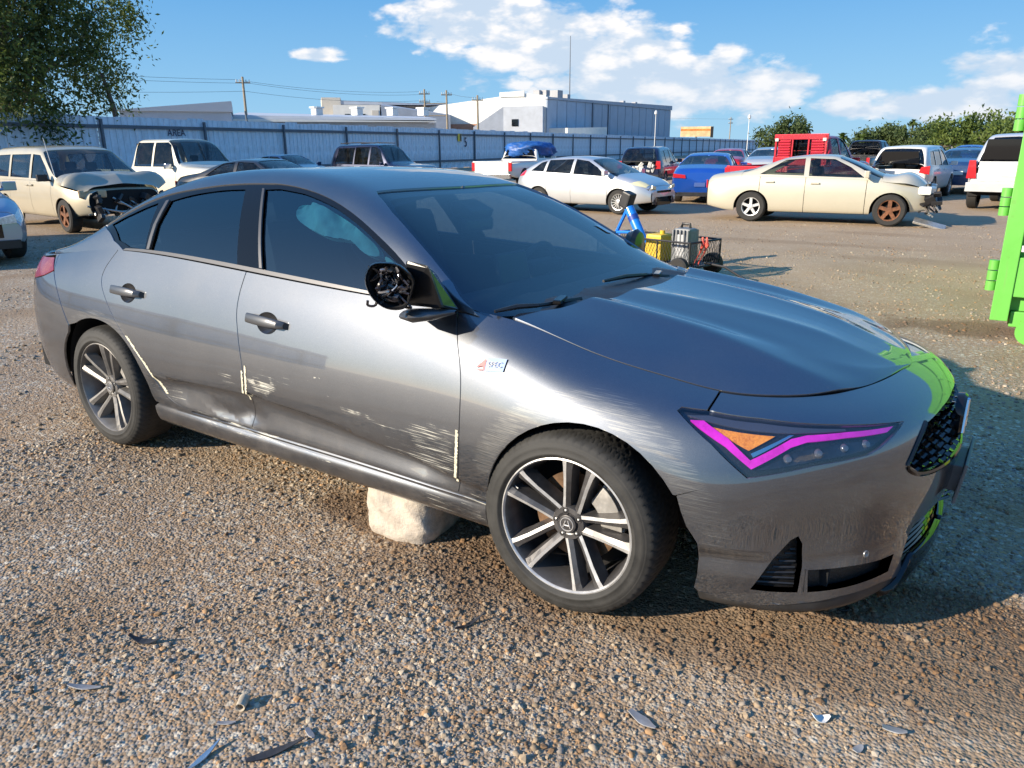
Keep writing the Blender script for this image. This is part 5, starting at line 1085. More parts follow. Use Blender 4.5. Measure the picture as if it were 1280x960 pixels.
# silver hatchback
hs = sedan_spec(SILV, W=.91, top=[(-2.16,.82),(-2.10,1.02),(-1.75,1.22),(-1.35,1.40),(-.7,1.48),(-.2,1.485),(.25,1.44),(.75,1.24),(1.15,1.06),(1.30,1.0),(1.75,.90),(2.05,.78),(2.18,.62)], belt=[(-2.16,.9),(-1.6,1.03),(-1.0,1.01),(0,.96),(1.1,.92),(1.8,.80),(2.18,.58)],
    cab=(-2.0,1.28), ws=(.30,1.24), rw=(-1.95,-1.25), cuts=[.95,-.22,-1.05], ax=(1.30,-1.32), wr=.325, wheels=('multi','multi'), step=.07,
    windows=[[(-1.62,1.09),(-1.18,1.07),(-1.14,1.36),(-1.32,1.31)], [(-1.10,1.06),(-.27,1.03),(-.27,1.41),(-1.06,1.38)], [(-.18,1.02),(.88,.97),(.55,1.20),(.22,1.36),(-.18,1.41)]], handles=[(-.02,.90),(-1.0,.94)],
    sidelamps=[([(1.62,.80),(2.02,.70),(2.05,.79),(1.80,.87)], BYEL), ([(-2.12,.92),(-1.86,.96),(-1.80,1.10),(-2.02,1.06)], BRED)],
    plates=both_y('headlight', [(.42,.64),(.64,.68),(.62,.76),(.44,.72)], 2.13, .04, BYEL)+both_y('fog_lamp', rect(.52,.62,.40,.48), 2.16, .03, BCLR)+[('grille', [(-.36,.24),(.36,.24),(.44,.46),(-.44,.46)], 2.17, .03, GLOSSB), ('upper_grille', rect(-.38,.38,.56,.62), 2.17, .03, GLOSSB), ('intake', [(.40,.26),(.62,.28),(.50,.46)], 2.165, .03, BLACK), ('intake', [(-.40,.26),(-.62,.28),(-.50,.46)], 2.165, .03, BLACK), ('license_plate', rect(-.16,.16,.60,.72), -2.2, .03, PLATE)])
build_car('hatchback_car', 'silver hatchback with hazy headlight parked behind the windscreen of the grey sedan', 'car', hs, (-7.93,14.15), -4., .86, V_)
# tan minivan, crashed
vs_ = dict(W=.98, sill=.30, lean=.20, top=[(-2.56,1.0),(-2.50,1.2),(-2.36,1.62),(-2.15,1.73),(-1.0,1.76),(.1,1.75),(.45,1.68),(.8,1.46),(1.35,1.16),(1.5,1.10),(2.0,1.02),(2.25,.94),(2.36,.86)], belt=[(-2.56,1.0),(0,1.02),(1.2,1.02),(2.36,.80)], cab=(-2.5,1.48), ws=(.42,1.40), rw=(-2.5,-2.25),
    cuts=[1.12,.02,-1.15], ax=(1.6,-1.48), wr=.34, wheels=('rusty','alloy'), paint=TAN, step=.08, capmat=VOID, glass=BGLASS, hoodpaint=car_paint('tan_dusty', (.38,.35,.27), .3, .5, .5), hoodx=(1.42,2.30), hoodwob=lambda P: .07+.13*np.exp(-((P[:,0]-1.98)/.16)**2)+.05*np.sin(P[:,1]*4+P[:,0]*6)*np.exp(-((P[:,0]-1.95)/.4)**2),
    windows=[[(-2.18,1.10),(-1.25,1.09),(-1.25,1.57),(-2.08,1.55)], [(-1.14,1.09),(-.06,1.08),(-.06,1.58),(-1.14,1.57)], [(.05,1.08),(1.08,1.06),(.78,1.32),(.42,1.56),(.05,1.58)]], handles=[(.12,.94),(-.1,.94)], seats=[.1,-1.], mirmat=BLACK)
van = build_car('minivan', 'tan minivan with crushed nose and buckled hood by the left edge', 'van', vs_, (-15.35,5.53), -5., .90, V_)
MB().box((2.28,-.62,.80), (.10,.52,.16), Matrix.Rotation(-.35, 3, 'Z')).build('hanging_headlight', mat('lamp_tan', (.62,.42,.25), .4, coat=.5), van, bevel=.03)
wb = MB()
for k in range(34): wb.box((wr_.uniform(2.1,2.5), wr_.uniform(-.85,.85), wr_.uniform(.3,.85)), (wr_.uniform(.05,.22), wr_.uniform(.05,.2), wr_.uniform(.03,.14)), Matrix.Rotation(wr_.uniform(0,3), 3, 'X')@Matrix.Rotation(wr_.uniform(0,3), 3, 'Z'))
wb.build('wreckage', BLACK, van, bevel=.01)
wb = MB()
for k in range(16): wb.tube([(wr_.uniform(2.1,2.4), wr_.uniform(-.8,.3), wr_.uniform(.35,.8)), (wr_.uniform(2.3,2.56), wr_.uniform(-.8,.3), wr_.uniform(.35,.8))], .02, 5)
wb.build('bent_brackets', wreckm[1], van)
MB().tube([(1.25,-.86,1.0),(1.05,-.90,1.9)], [.012,.006], 5).build('antenna', mat('antenna_grey', (.5,.5,.5), .4, metal=.8), van)
# cream crew cab pickup behind the minivan
ps = pickup_spec(CREAM, L=5.9, H=1.95, cabx=(-1.05,1.25), W=1.0, step=.09, mirmat=mat('chrome_bumper', (.6,.6,.6), .2, metal=1.))
w1 = build_car('pickup_truck', 'cream crew cab pickup with chrome mirror parked behind the tan minivan', 'truck', ps, (-18.3,9.9), 2., .90, V_); pickup_extra(w1, ps)
# dark sedan between, and others along the fence
build_car('sedan_car', 'dark charcoal sedan just behind the grey sedan roof, before the cream pickup', 'car', sedan_spec(DARK, step=.09), (-13.6,8.9), 8., .88, V_)
build_car('sedan_car', 'small dark blue car by the fence beyond the cream pickup', 'car', sedan_spec(DBLU, step=.12), (-23.2,17.6), 0., .88, V_)
es = suv_spec(NAVY, L=5.3, H=1.94, W=.99, wr=.38, step=.09, plates=[], glass=BGLASS); es_ = build_car('large_suv', 'large navy SUV with roof rails parked along the fence left of centre', 'suv', es, (-20.3,20.0), 2., .85, V_)
for sg in (-1, 1): MB().tube([(-2.0,sg*.68,1.96),(-1.0,sg*.70,2.0),(.1,sg*.68,1.97)], .022, 6).build('roof_rail', BLACK, es_)
ts = pickup_spec(WHITE, L=5.6, H=1.66, cabx=(-.3,1.3), step=.10); t1 = build_car('pickup_truck', 'white pickup with a blue tarp over its load, beside the silver hatchback', 'truck', ts, (-16.44,23.93), 96., .91, V_); pickup_extra(t1, ts)
tarp = lump('tarp_cover', (0,0,0), (2.0,1.75,.70), (0,0,0), mat('blue_tarp', (.02,.10,.34), .45, noise=.35, nscale=6, bump=.6, bscale=8), 8, rough=.09, sq=3.2); tarp.parent = None
tarp.location = (-16.5,24.6,1.36); tarp.rotation_euler = (0,0,R(96)); tag(tarp, 'crumpled blue tarp draped over the white pickup', 'tarp')
ds_ = suv_spec(NAVY, L=4.6, H=1.68, step=.09); d1_ = build_car('suv', 'dark blue SUV with damaged tail between silver hatchback and blue sedan', 'suv', ds_, (-11.28,25.01), 101., .89, V_)
wb = MB()
for k in range(14): wb.box((wr_.uniform(-2.42,-2.30), wr_.uniform(-.7,.7), wr_.uniform(.6,1.0)), (wr_.uniform(.05,.12), wr_.uniform(.08,.25), wr_.uniform(.04,.14)), Matrix.Rotation(wr_.uniform(0,3), 3, 'X'))
wb.build('torn_bumper', wreckm[1], d1_, bevel=.008)
build_car('sedan_car', 'bright blue sedan seen from behind, next to the champagne sedan tail', 'car', sedan_spec(BLUE, step=.08, plates=both_y('tail_light', [(.42,.74),(.80,.76),(.80,.88),(.44,.84)], -2.46, .05, BRED)+[('license_plate', rect(-.16,.16,.50,.62), -2.46, .03, mat('plate_blue', (.05,.10,.3), .5)), ('rear_diffuser', rect(-.66,.66,.22,.34), -2.46, .04, BLACK)]), (-7.0,19.48), 104., .90, V_)
build_car('sedan_car', 'red car of which only the roof shows above the blue sedan', 'car', sedan_spec(RED, step=.11), (-10.6,32.), 100., .95, V_)
build_car('sedan_car', 'pale grey car peeking out left of the red pickup', 'car', sedan_spec(SILV, step=.11), (-8.1,29.6), 100., .98, V_)
rs_ = pickup_spec(RED, L=5.5, H=1.90, cabx=(-.25,1.25), W=.97, step=.08); r1_ = build_car('pickup_truck', 'red pickup with a headache rack behind its cab, beyond the champagne sedan', 'truck', rs_, (-4.35,19.6), 76., .92, V_); pickup_extra(r1_, rs_)
hr = MB()
for sg in (-1, 1):
    hr.box((-.40,sg*.78,1.5), (.06,.06,.8)).box((-.40,sg*.25,1.52), (.05,.05,.74))
hr.box((-.40,0,1.86), (.06,1.66,.15)).box((-.40,0,1.18), (.06,1.66,.22)); [hr.box((-.38,sg*.52,1.53), (.02,.40,.50)) for sg in (-1, 1)]; hr.build('headache_rack', RED, r1_, bevel=.008)
for sg in (-1, 1):
    for k in range(6): MB().box((-.40,sg*.52,1.34+.075*k), (.05,.36,.036), Matrix.Rotation(.5, 3, 'Y')).build('louver', RED, r1_)
    MB().box((-.44,sg*.74,1.78), (.04,.10,.08)).build('work_lamp', BCLR, r1_)
ks = pickup_spec(BLKP, L=5.6, H=1.85, step=.12); k1_ = build_car('pickup_truck', 'black pickup in the back row above the champagne sedan hood', 'truck', ks, (-5.9,37.2), 84., .92, V_); pickup_extra(k1_, ks)
wsu = suv_spec(WHITE, L=4.4, H=1.66, W=.91, step=.08, glass=BGLASSD, plates=both_y('tail_light', [(.60,.86),(.90,.80),(.90,1.06),(.66,1.02)], -2.24, .08, BRED)+[('license_plate', rect(-.16,.16,.62,.74), -2.25, .03, PLATE), ('rear_bumper', rect(-.82,.82,.34,.52), -2.28, .08, BLACK), ('rear_window', [(-.58,1.12),(.58,1.12),(.52,1.48),(-.52,1.48)], -2.20, .09, GLOSSB)])
build_car('suv', 'white SUV seen from behind beyond the champagne sedan hood', 'suv', wsu, (-2.10,23.19), 85., .89, V_)
build_car('sedan_car', 'smashed dark blue car between the white and the silver SUV', 'car', sedan_spec(DBLU, step=.10), (-1.05,27.4), 88., .95, V_)
th_ = suv_spec(car_paint('pale_silver_paint', (.66,.66,.67), .4, .3, .15), L=5.2, H=1.92, W=1.0, wr=.39, sill=.42, step=.08, glass=BGLASSD, plates=both_y('tail_light', [(.74,.80),(.97,.80),(.95,1.25),(.80,1.25)], -2.64, .10, BRED)+[('license_plate', rect(-.20,.20,.86,1.04), -2.66, .04, PLATE), ('rear_bumper', rect(-.94,.94,.48,.70), -2.74, .16, SILV), ('rear_window', [(-.70,1.26),(.70,1.26),(.62,1.76),(-.62,1.76)], -2.58, .12, GLOSSB), ('tailgate_panel', rect(-.72,.72,.74,1.22), -2.63, .04, MATS['pale_silver_paint'])])
build_car('large_suv', 'large silver SUV seen from behind beside the green dumpster', 'suv', th_, (.72,20.76), 84., .91, V_)
for i, (x, y, th, pm_, lb) in enumerate([(-7.6,46.,80.,WHITE,'white car in the far row under the trees'), (-3.9,41.5,84.,SILV,'silver car in the far row beyond the white SUV'), (-2.6,50.,86.,BLUE,'small blue car in the far row at right')]):
    build_car('sedan_car', lb, 'car', sedan_spec(pm_, step=.16, plates=[]), (x, y), th, 1.0, V_, detail=False)
ls = sedan_spec(SILB, step=.07, plates=both_y('headlight', [(.36,.58),(.62,.60),(.60,.72),(.40,.68)], 2.38, .06, BCLR)+[('grille', rect(-.42,.42,.40,.60), 2.41, .03, GLOSSB), ('lower_grille', rect(-.62,.62,.24,.36), 2.42, .03, BLACK)], sidelamps=[([(1.95,.70),(2.36,.58),(2.38,.68),(2.10,.79)], BCLR)])
build_car('sedan_car', 'silver blue car of which the nose shows at the left edge', 'car', ls, (-12.62,1.86), -8., .93, V_)
# ---------------------------------------------------------------- metal fence along the yard
FA = np.array([-30.8,11.1]); FD = np.array([-27.0,169.3]); FD = FD/np.linalg.norm(FD); FN = np.array([FD[1], -FD[0]])   # FN points into the yard
FH = 2.80
def fpt(s, off, z): q = FA+FD*s+FN*off; return (float(q[0]), float(q[1]), z)
fence = empty('metal_fence', fpt(-36, 0, 0)); tag(fence, 'tall pale blue corrugated metal fence along the back of the yard', 'fence')
def fence_child(o): o.parent = fence; o.matrix_parent_inverse = Matrix.Translation(fence.location).inverted(); return o
SHEET = mat('fence_sheet', (.60,.69,.79), .45, metal=.1, noise=.20, nscale=2.2); RAILM = mat('fence_rail', (.10,.12,.15), .6, noise=.2)
w_ = .94; prof_ = [];
for k in range(3):
    b0 = k*w_/3; prof_ += [(b0,0),(b0+.20,0),(b0+.225,.035),(b0+.285,.035),(b0+.31,0)]
prof_.append((w_,0)); vs = []; 
for a, b in prof_: vs += [(a, b, 0), (a, b, FH)]
fm = bpy.data.meshes.new('fence_sheet'); fm.from_pydata(vs, [], [(2*i, 2*i+2, 2*i+3, 2*i+1) for i in range(len(prof_)-1)]); fm.materials.append(SHEET)
ang = math.atan2(FD[1], FD[0])
for i in range(272):
    o = bpy.data.objects.new('fence_sheet', fm); COL.objects.link(o); o.location = fpt(-36+i*.95, -.03 if i % 2 else -.022, .02+.02*math.sin(i*2.7)); o.rotation_euler = (0, 0, ang); o.scale = (1, -1, 1+.008*math.sin(i*1.9)); fence_child(o)
pmh = MB().box((0,0,1.35), (.10,.10,2.72)).build('fence_post', RAILM); pmd = pmh.data; bpy.data.objects.remove(pmh)
for i in range(47):
    o = bpy.data.objects.new('fence_post', pmd); COL.objects.link(o); o.location = fpt(-34.5+i*5.5, .10, 0); o.rotation_euler = (0, 0, ang); fence_child(o)
for z in (2.42, .55):
    m_ = MB().box((129,0,z), (258,.06,.14)); o = m_.build('fence_rail', RAILM); o.location = fpt(-36, .045, 0); o.rotation_euler = (0,0,ang); fence_child(o)
INKM = mat('fence_ink', (.015,.02,.06), .7)
def fence_text(nm, s, z, body, size, label, m=INKM):
    M4 = Matrix.Translation(fpt(s, .05, z))@Matrix.Rotation(ang, 4, 'Z')@Matrix.Rotation(math.pi/2, 4, 'X')
    o = text(nm, body, size, M4, m, None, .004); tag(o, label, 'sign'); return o
fence_text('fence_lettering', 7.85, 2.20, 'AREA', .42, 'dark capital letters AREA painted on the fence above the cream pickup')
fence_text('fence_lettering', 35.6, 1.85, '5', 1.0, 'dark blue numeral 5 painted on the fence left of the white pickup')
yp = MB().box((0,0,0), (.55,.02,.55)); yp.box((.13,-.012,.0), (.22,.01,.5), mi=1); o = yp.build('warning_plate', [mat('plate_yellow', (.75,.55,.06), .6), BLACK]); o.location = fpt(34.6, .07, 2.22); o.rotation_euler = (0,0,ang); tag(o, 'small yellow and black plate fixed to the fence beside the numeral 5', 'sign')

# ---------------------------------------------------------------- buildings beyond the fence
BW = mat('wall_white', (.78,.76,.70), .8, noise=.06, nscale=2.); BG = mat('wall_grey', (.42,.45,.50), .7, noise=.10, nscale=1.5); BBL = mat('wall_bluegrey', (.40,.46,.54), .65, noise=.08, nscale=1.); BTAN = mat('wall_tan', (.60,.55,.47), .8, noise=.08); RUSTB = mat('roof_rust', (.40,.22,.15), .8, noise=.2)
def slab(root, name, pts, z0, ztops, m):
    """upright block on a ground outline; a height for every corner"""
    n = len(pts); V = [(x, y, z0) for x, y in pts]+[(x, y, z) for (x, y), z in zip(pts, ztops)]
    o = mk(name, V, [tuple(range(n-1,-1,-1)), tuple(range(n, 2*n))]+[(i, (i+1) % n, (i+1) % n+n, i+n) for i in range(n)], m, root)
    bm = bmesh.new(); bm.from_mesh(o.data); bmesh.ops.recalc_face_normals(bm, faces=bm.faces); bm.to_mesh(o.data); bm.free(); return o
def facade_boxes(root, name, a, b, items, m, depth=.08):
    """small boxes on the face from a to b: (t along, z, width, height)"""
    a, b = np.array(a), np.array(b); d_ = (b-a)/np.linalg.norm(b-a); n_ = np.array([d_[1], -d_[0]]); L = np.linalg.norm(b-a)
    if (C0-a)@n_ < 0: n_ = -n_
    for t_, z, w, h in items:
        q = a+d_*L*t_+n_*depth*.5; M3 = Matrix.Rotation(math.atan2(d_[1], d_[0]), 3, 'Z'); MB().box((q[0], q[1], z), (w, depth, h), M3).build(name, m, root)
b1 = empty('grey_shed', (-50.5,31.4,0)); b1.location = (0,0,0); tag(b1, 'low blue grey shed with sloping roof line behind the fence at left', 'building')
slab(b1, 'wall', [(-52.6,28.2),(-48.6,34.3),(-56.,40.),(-60.,33.)], 0, [4.05,4.72,4.72,4.05], BBL); slab(b1, 'roof', [(-52.5,28.0),(-48.4,34.3),(-56.2,40.2),(-60.2,33.)], 4.06, [4.14,4.80,4.80,4.14], mat('roof_grey', (.5,.53,.57), .6))
b2 = empty('long_low_building'); tag(b2, 'long low building with pale eave strip just behind the fence', 'building')
slab(b2, 'wall', [(-55.,38.8),(-44.,52.),(-52.,60.),(-63.,46.)], 0, [3.75,3.55,3.55,3.75], BG)
slab(b2, 'eave', [(-54.6,38.4),(-43.6,51.6),(-44.0,52.0),(-55.0,38.8)], 3.62, [3.85,3.68,3.68,3.85], BW); slab(b2, 'roof', [(-55.,38.9),(-44.,52.1),(-52.,60.),(-63.,46.)], 3.8, [4.15,3.95,4.5,4.8], mat('roof_light', (.55,.57,.60), .6))
for t_ in (.42,.62,.80,.96): x, y = -55+11*t_-1.2, 39+13*t_+.8; MB().box((x, y, 4.5), (.7,.7,.55)).box((x, y, 4.85), (.9,.9,.12)).build('roof_vent', mat('vent_galv', (.6,.62,.64), .4, metal=.5), b2)
b3 = empty('cream_block_building'); tag(b3, 'pale block with cream wall and grey side behind the fence left of centre', 'building')
slab(b3, 'wall', [(-68.6,61.6),(-67.2,63.2),(-72.,68.),(-73.5,66.)], 0, [7.05,7.05,7.05,7.05], BTAN); slab(b3, 'wall', [(-64.2,59.1),(-60.6,62.6),(-66.,69.),(-69.,66.)], 0, [6.0,6.0,6.0,6.0], BW); slab(b3, 'side_wing', [(-60.5,62.7),(-55.5,68.6),(-60.,74.),(-66.,69.)], 0, [6.0,5.0,5.4,6.6], BG); slab(b3, 'roof', [(-67.3,63.2),(-57.,74.),(-62.,80.),(-72.,68.)], 6.3, [6.75,6.2,6.2,6.9], BG)
facade_boxes(b3, 'window', (-64.2,59.1), (-60.6,62.6), [(.30,4.85,.55,.45), (.62,4.85,.6,.45)], GLOSSB); facade_boxes(b3, 'shutter', (-64.2,59.1), (-60.6,62.6), [(.90,5.0,.7,.9)], BTAN)
b4 = empty('white_warehouse'); tag(b4, 'large white warehouse with stepped parapet and grey lean-to', 'building')
slab(b4, 'wall', [(-62.5,70.5),(-49.6,74.6),(-47.2,75.6),(-52.,88.),(-66.,84.)], 0, [5.9,7.35,7.1,7.1,5.9], BW)
slab(b4, 'parapet', [(-52.2,73.6),(-49.4,74.5),(-49.6,74.9),(-52.4,74.0)], 7.0, [7.5,7.6,7.6,7.5], BW)
slab(b4, 'lean_to', [(-53.8,70.6),(-51.0,72.6),(-46.6,74.0),(-48.,77.),(-55.,74.)], 0, [3.7,5.9,5.9,5.9,3.7], BG)
facade_boxes(b4, 'window', (-51.0,72.6), (-46.6,74.0), [(.30,4.15,.75,.75)], GLOSSB); facade_boxes(b4, 'rust_band', (-62.5,70.5), (-53.6,73.2), [(.62,3.75,5.5,.75)], RUSTB)
for x, y in ((-48.6,76.2),(-47.9,76.6)): MB().box((x, y, 7.4), (.8,.8,.6)).build('roof_unit', mat('unit_grey', (.35,.35,.36), .6), b4)
b5 = empty('metal_hangar'); tag(b5, 'long blue grey metal hangar at the right end of the warehouses', 'building')
HA, HB = (-47.1,75.6), (-47.6,112.4); slab(b5, 'wall', [HA,HB,(-66.,118.),(-66.,80.)], 0, [6.75,7.15,7.15,6.75], BBL)
for t_ in np.linspace(.03,.97,16): facade_boxes(b5, 'cladding_panel', HA, HB, [(t_,3.4,2.16,6.5)], BBL, .10)
facade_boxes(b5, 'downpipe', HA, HB, [(.30,3.5,.16,6.6), (.42,3.6,.16,6.6)], RAILM, .2); slab(b5, 'roof_edge', [(-46.9,75.5),(-47.4,112.6),(-47.8,112.6),(-47.3,75.5)], 6.7, [6.92,7.32,7.32,6.92], BG)
for x, y, s_ in ((-48.5,80.,1.2),(-48.5,82.5,.7),(-48.6,98.,.6),(-48.7,102.,.6)): MB().box((x, y, 7.1+s_*.3), (s_, s_, s_*.7)).build('roof_unit', MATS['unit_grey'], b5)
slab(b5, 'annex', [(-44.8,76.5),(-43.9,84.5),(-47.2,86.),(-47.4,76.)], 0, [3.55,3.75,3.75,3.55], BW)
bb_ = empty('billboard'); tag(bb_, 'small orange and cream billboard above the fence right of the hangar', 'billboard'); MB().box((-52.8,137.1,4.0), (5.6,.25,1.75), Matrix.Rotation(.37, 3, 'Z')).build('panel', mat('board_cream', (.72,.50,.26), .7, noise=.35, nscale=.9), bb_)
MB().box((-52.9,136.95,4.3), (5.2,.1,.35), Matrix.Rotation(.37, 3, 'Z')).build('orange_band', mat('board_orange', (.70,.22,.05), .7, noise=.5, nscale=1.5), bb_); MB().box((-50.2,138.1,3.9), (.5,.4,1.9), Matrix.Rotation(.37, 3, 'Z')).build('end_panel', BLACK, bb_); MB().tube([(-52.8,137.2,0),(-52.8,137.2,3.2)], .2, 8).build('post', RAILM, bb_)

# ---------------------------------------------------------------- poles and wires
WOODP = mat('pole_wood', (.30,.24,.17), .85, noise=.25); WIREM = mat('cable', (.04,.04,.045), .6)
def pole(x, y, h, label, arms=1, r=.13, lean=0.):
    p = empty('utility_pole', (x, y, 0)); tag(p, label, 'pole'); MB().tube([(0,0,0),(lean,0,h)], [r,r*.7], 8).build('shaft', WOODP, p, True)
    for k in range(arms):
        MB().box((lean*(h-.6)/h, 0, h-.45-k*.8), (1.15,.09,.10), Matrix.Rotation(.9, 3, 'Z')).build('cross_arm', WOODP, p)
        ins = MB()
        for s_ in (-.5,-.25,.25,.5): ins.lathe([(0,.05),(.18,.03)], 8, 'z', (lean+s_*math.cos(.9), s_*math.sin(.9), h-.38-k*.8))
        ins.build('insulators', mat('insulator', (.5,.5,.48), .4), p)
    return p
PL = [(-54.27,40.01,7.1,'lone wooden utility pole left of the cream building',1), (-53.74,62.14,7.3,'left pole of the linked pair before the white warehouse',2), (-51.97,63.59,7.2,'right pole of the linked pair before the white warehouse',1), (-46.44,61.54,6.4,'single wooden pole right of the linked pair',1), (-56.9,167.59,7.4,'distant wooden pole right of the billboard',2)]
for a in PL: pole(*a)
for z in (4.7, 5.9): o = MB().tube([(-53.74,62.14,z),(-51.97,63.59,z)], .06, 6).build('pole_brace', WOODP); tag(o, 'upper wooden brace joining the pair of poles' if z > 5 else 'lower wooden brace joining the pair of poles', 'brace')
ms_ = MB().tube([(-98.77,170.48,0),(-98.77,170.48,27)], [.22,.08], 6); o = ms_.build('radio_mast', RAILM); tag(o, 'tall thin radio mast rising into the sky behind the hangar', 'mast')
def lamp_post(x, y, h, label):
    p = empty('lamp_post', (x, y, 0)); tag(p, label, 'lamp post'); MB().tube([(0,0,0),(0,0,h)], [.035,.03], 8).build('shaft', mat('post_white', (.70,.70,.68), .6), p, True); MB().lathe([(h-.05,.03),(h+.03,.13),(h+.22,.12),(h+.32,.03),(h+.35,0)], 12, 'z').build('lamp_head', MATS['post_white'], p, True)
lamp_post(-27.25,61.2,4.1,'thin white lamp post standing before the hangar')
lamp_post(-19.5,62.2,3.6,'thin pale post right of the hangar, above the dark SUV')
o = MB().tube([(-33.2,24.1,0),(-33.5,23.9,3.35)], .05, 6).build('steel_pipe', RAILM); tag(o, 'thin leaning steel pipe rising above the fence behind the cream pickup', 'pole')
def wire(a, b, sag, label):
    n = 24; pts = [(a[0]+(b[0]-a[0])*t_, a[1]+(b[1]-a[1])*t_, a[2]+(b[2]-a[2])*t_-sag*4*t_*(1-t_)) for t_ in np.linspace(0, 1, n)]
    o = MB().tube(pts, .011, 4, caps=False).build('overhead_wire', WIREM); tag(o, label, 'wire')
for k, (z0_, z1_, z2_, nm) in enumerate(((7.4,6.9,7.1,'topmost'), (7.0,6.6,6.8,'second highest'), (5.6,6.0,6.2,'lowest'))):
    s_ = (-.6,.5,.1)[k]; wire((-58+s_,5+s_,z0_), (-54.27+s_,40.01+s_*.5,z1_), .5, nm+' overhead wire between the big tree and the lone pole'); wire((-54.27+s_,40.01+s_*.5,z1_), (-53.74+s_,62.14,z2_), .4, nm+' overhead wire between the lone pole and the pair of poles')
wire((-51.97,63.59,7.0), (-46.44,61.54,6.2), .15, 'short overhead wire from the pair of poles to the single pole'); wire((-56.9,167.59,7.), (-75.,90.,8.), .6, 'faint overhead wire leading to the distant pole by the billboard')

# ---------------------------------------------------------------- trees
def leaf_mat(nm, c0, c1):
    m = bpy.data.materials.new(nm); m.use_nodes = True; t = NT(m.node_tree); b = m.node_tree.nodes['Principled BSDF']; co = t.new('ShaderNodeTexCoord').outputs['Object']
    v = t.vor(co, 2.5, out='Color'); r_, _, _ = t.sep(v); n = t.noise(co, .7, 4, .6); f = t.ramp(t.math('ADD', t.math('MULTIPLY', r_, .5), t.math('MULTIPLY', n, .6)), .3, .8)
    t.set(b.inputs['Base Color'], t.mix(f, (*c0, 1), (*c1, 1))); b.inputs['Roughness'].default_value = .6; b.inputs['Specular IOR Level'].default_value = .3
    tr = t.new('ShaderNodeBsdfTranslucent'); t.set(tr.inputs[0], t.mix(f, (c0[0]*1.2, c0[1]*1.3, c0[2], 1), (c1[0]*1.3, c1[1]*1.4, c1[2], 1))); mx = t.new('ShaderNodeMixShader'); mx.inputs[0].default_value = .3
    t.l.new(b.outputs[0], mx.inputs[1]); t.l.new(tr.outputs[0], mx.inputs[2]); t.l.new(mx.outputs[0], t.n['Material Output'].inputs[0]); return m
LF1 = leaf_mat('leaf_dark', (.045,.07,.022), (.15,.19,.05)); LF2 = leaf_mat('leaf_bright', (.05,.085,.02), (.15,.20,.045)); LF3 = leaf_mat('leaf_mid', (.04,.065,.025), (.11,.15,.05)); BARK = mat('bark', (.16,.13,.10), .9, noise=.3)
def leaves(centres, n, size, rng, spread, droop=0.):
    c = centres[rng.integers(0, len(centres), n)]+rng.normal(0, 1, (n,3))*spread; c[:,2] -= np.abs(rng.normal(0, droop, n))
    a = rng.normal(0, 1, (n,3)); a[:,2] -= .4; a /= np.linalg.norm(a, axis=1)[:,None]; b = np.cross(a, rng.normal(0, 1, (n,3))); b /= np.linalg.norm(b, axis=1)[:,None]
    s_ = size*rng.uniform(.6, 1.4, (n,1)); V = np.stack([c-a*s_, c+b*s_*.38, c+a*s_, c-b*s_*.38], 1).reshape(-1, 3)
    return V, [(4*i, 4*i+1, 4*i+2, 4*i+3) for i in range(n)]
def limb(p0, p1, rng, n=6, wig=.15):
    p0, p1 = np.array(p0), np.array(p1); L = np.linalg.norm(p1-p0); return [tuple(p0+(p1-p0)*t_+rng.normal(0, wig*L*.12, 3)*(0 < t_ < 1)) for t_ in np.linspace(0, 1, n)]
def tree(name, label, loc, h, rx, rz, lm, n, size, seed, trunk=.25, zc=None, spread=.4, group=None, droop=0., ry=None, clumps=60):
    rng = np.random.default_rng(seed); root = empty(name, (*loc, 0)); tag(root, label, 'tree', group); zc = zc or h-rz; ry = ry or rx
    cs = []
    while len(cs) < clumps:
        p = rng.uniform(-1, 1, 3); q = np.linalg.norm(p)
        if q < 1 and q > .35: cs.append(p*[rx,ry,rz]*(.8+.3*math.sin(p[0]*5+p[1]*3))+[0,0,zc])
    cs = np.array(cs); t_ = MB(); t_.tube(limb((0,0,0), (rng.normal(0,.3),rng.normal(0,.3),zc*.75), rng), np.linspace(trunk, trunk*.6, 6), 8)
    for k in range(min(26, clumps)): b0 = np.array([0,0,zc*rng.uniform(.35,.75)]); t_.tube(limb(b0, cs[k], rng, 6, .4), np.linspace(trunk*.42, .015, 6), 5)
    t_.build('trunk', BARK, root, True)
    V, Fq = leaves(cs, n, size, rng, spread, droop); mk('crown', V, Fq, lm, root); return root
tree('mesquite_tree', 'big drooping dark green tree overhanging the fence at top left', (-33.0,12.2), 10.4, 5.0, 4.2, LF1, 56000, .10, 2, .32, 6.7, .42, droop=.75, ry=6.3, clumps=170)
tw = MB().tube([(0,0,0),(-.25,-.15,3.2),(-.42,-.35,4.6)], [.13,.11,.07], 7); o = tw.build('bare_trunk', BARK, None, True); o.location = (-32.2,16.5,0); tag(o, 'bare leaning trunk beside the big tree at left', 'tree')
TG = 'trees along the far edge of the yard'
for i, (x, y, h, rx, rz, lm, lb) in enumerate([(-29.9,113.,5.5,4.1,2.6,LF3,'rounded green tree above the red pickup'), (-18.9,125.7,3.9,3.8,1.6,LF3,'low green tree below the palm'), (-13.,121.5,4.0,3.6,1.7,LF3,'low green tree right of the palm'), (-6.3,102.,4.7,4.4,2.3,LF2,'broad bright green tree behind the silver SUV'), (-1.6,97.2,4.4,4.2,2.1,LF2,'bright green tree beside the dumpster edge'), (5.,100.,4.6,4.6,2.2,LF2,'bright green tree hidden mostly by the dumpster'), (-23.2,140.,3.2,3.6,1.4,LF3,'dull green tree left of the palm in the distance')]):
    tree('broadleaf_tree', lb, (x, y), h, rx, rz, lm, 5200, .26, 20+i, .2, None, .5, TG, clumps=46)
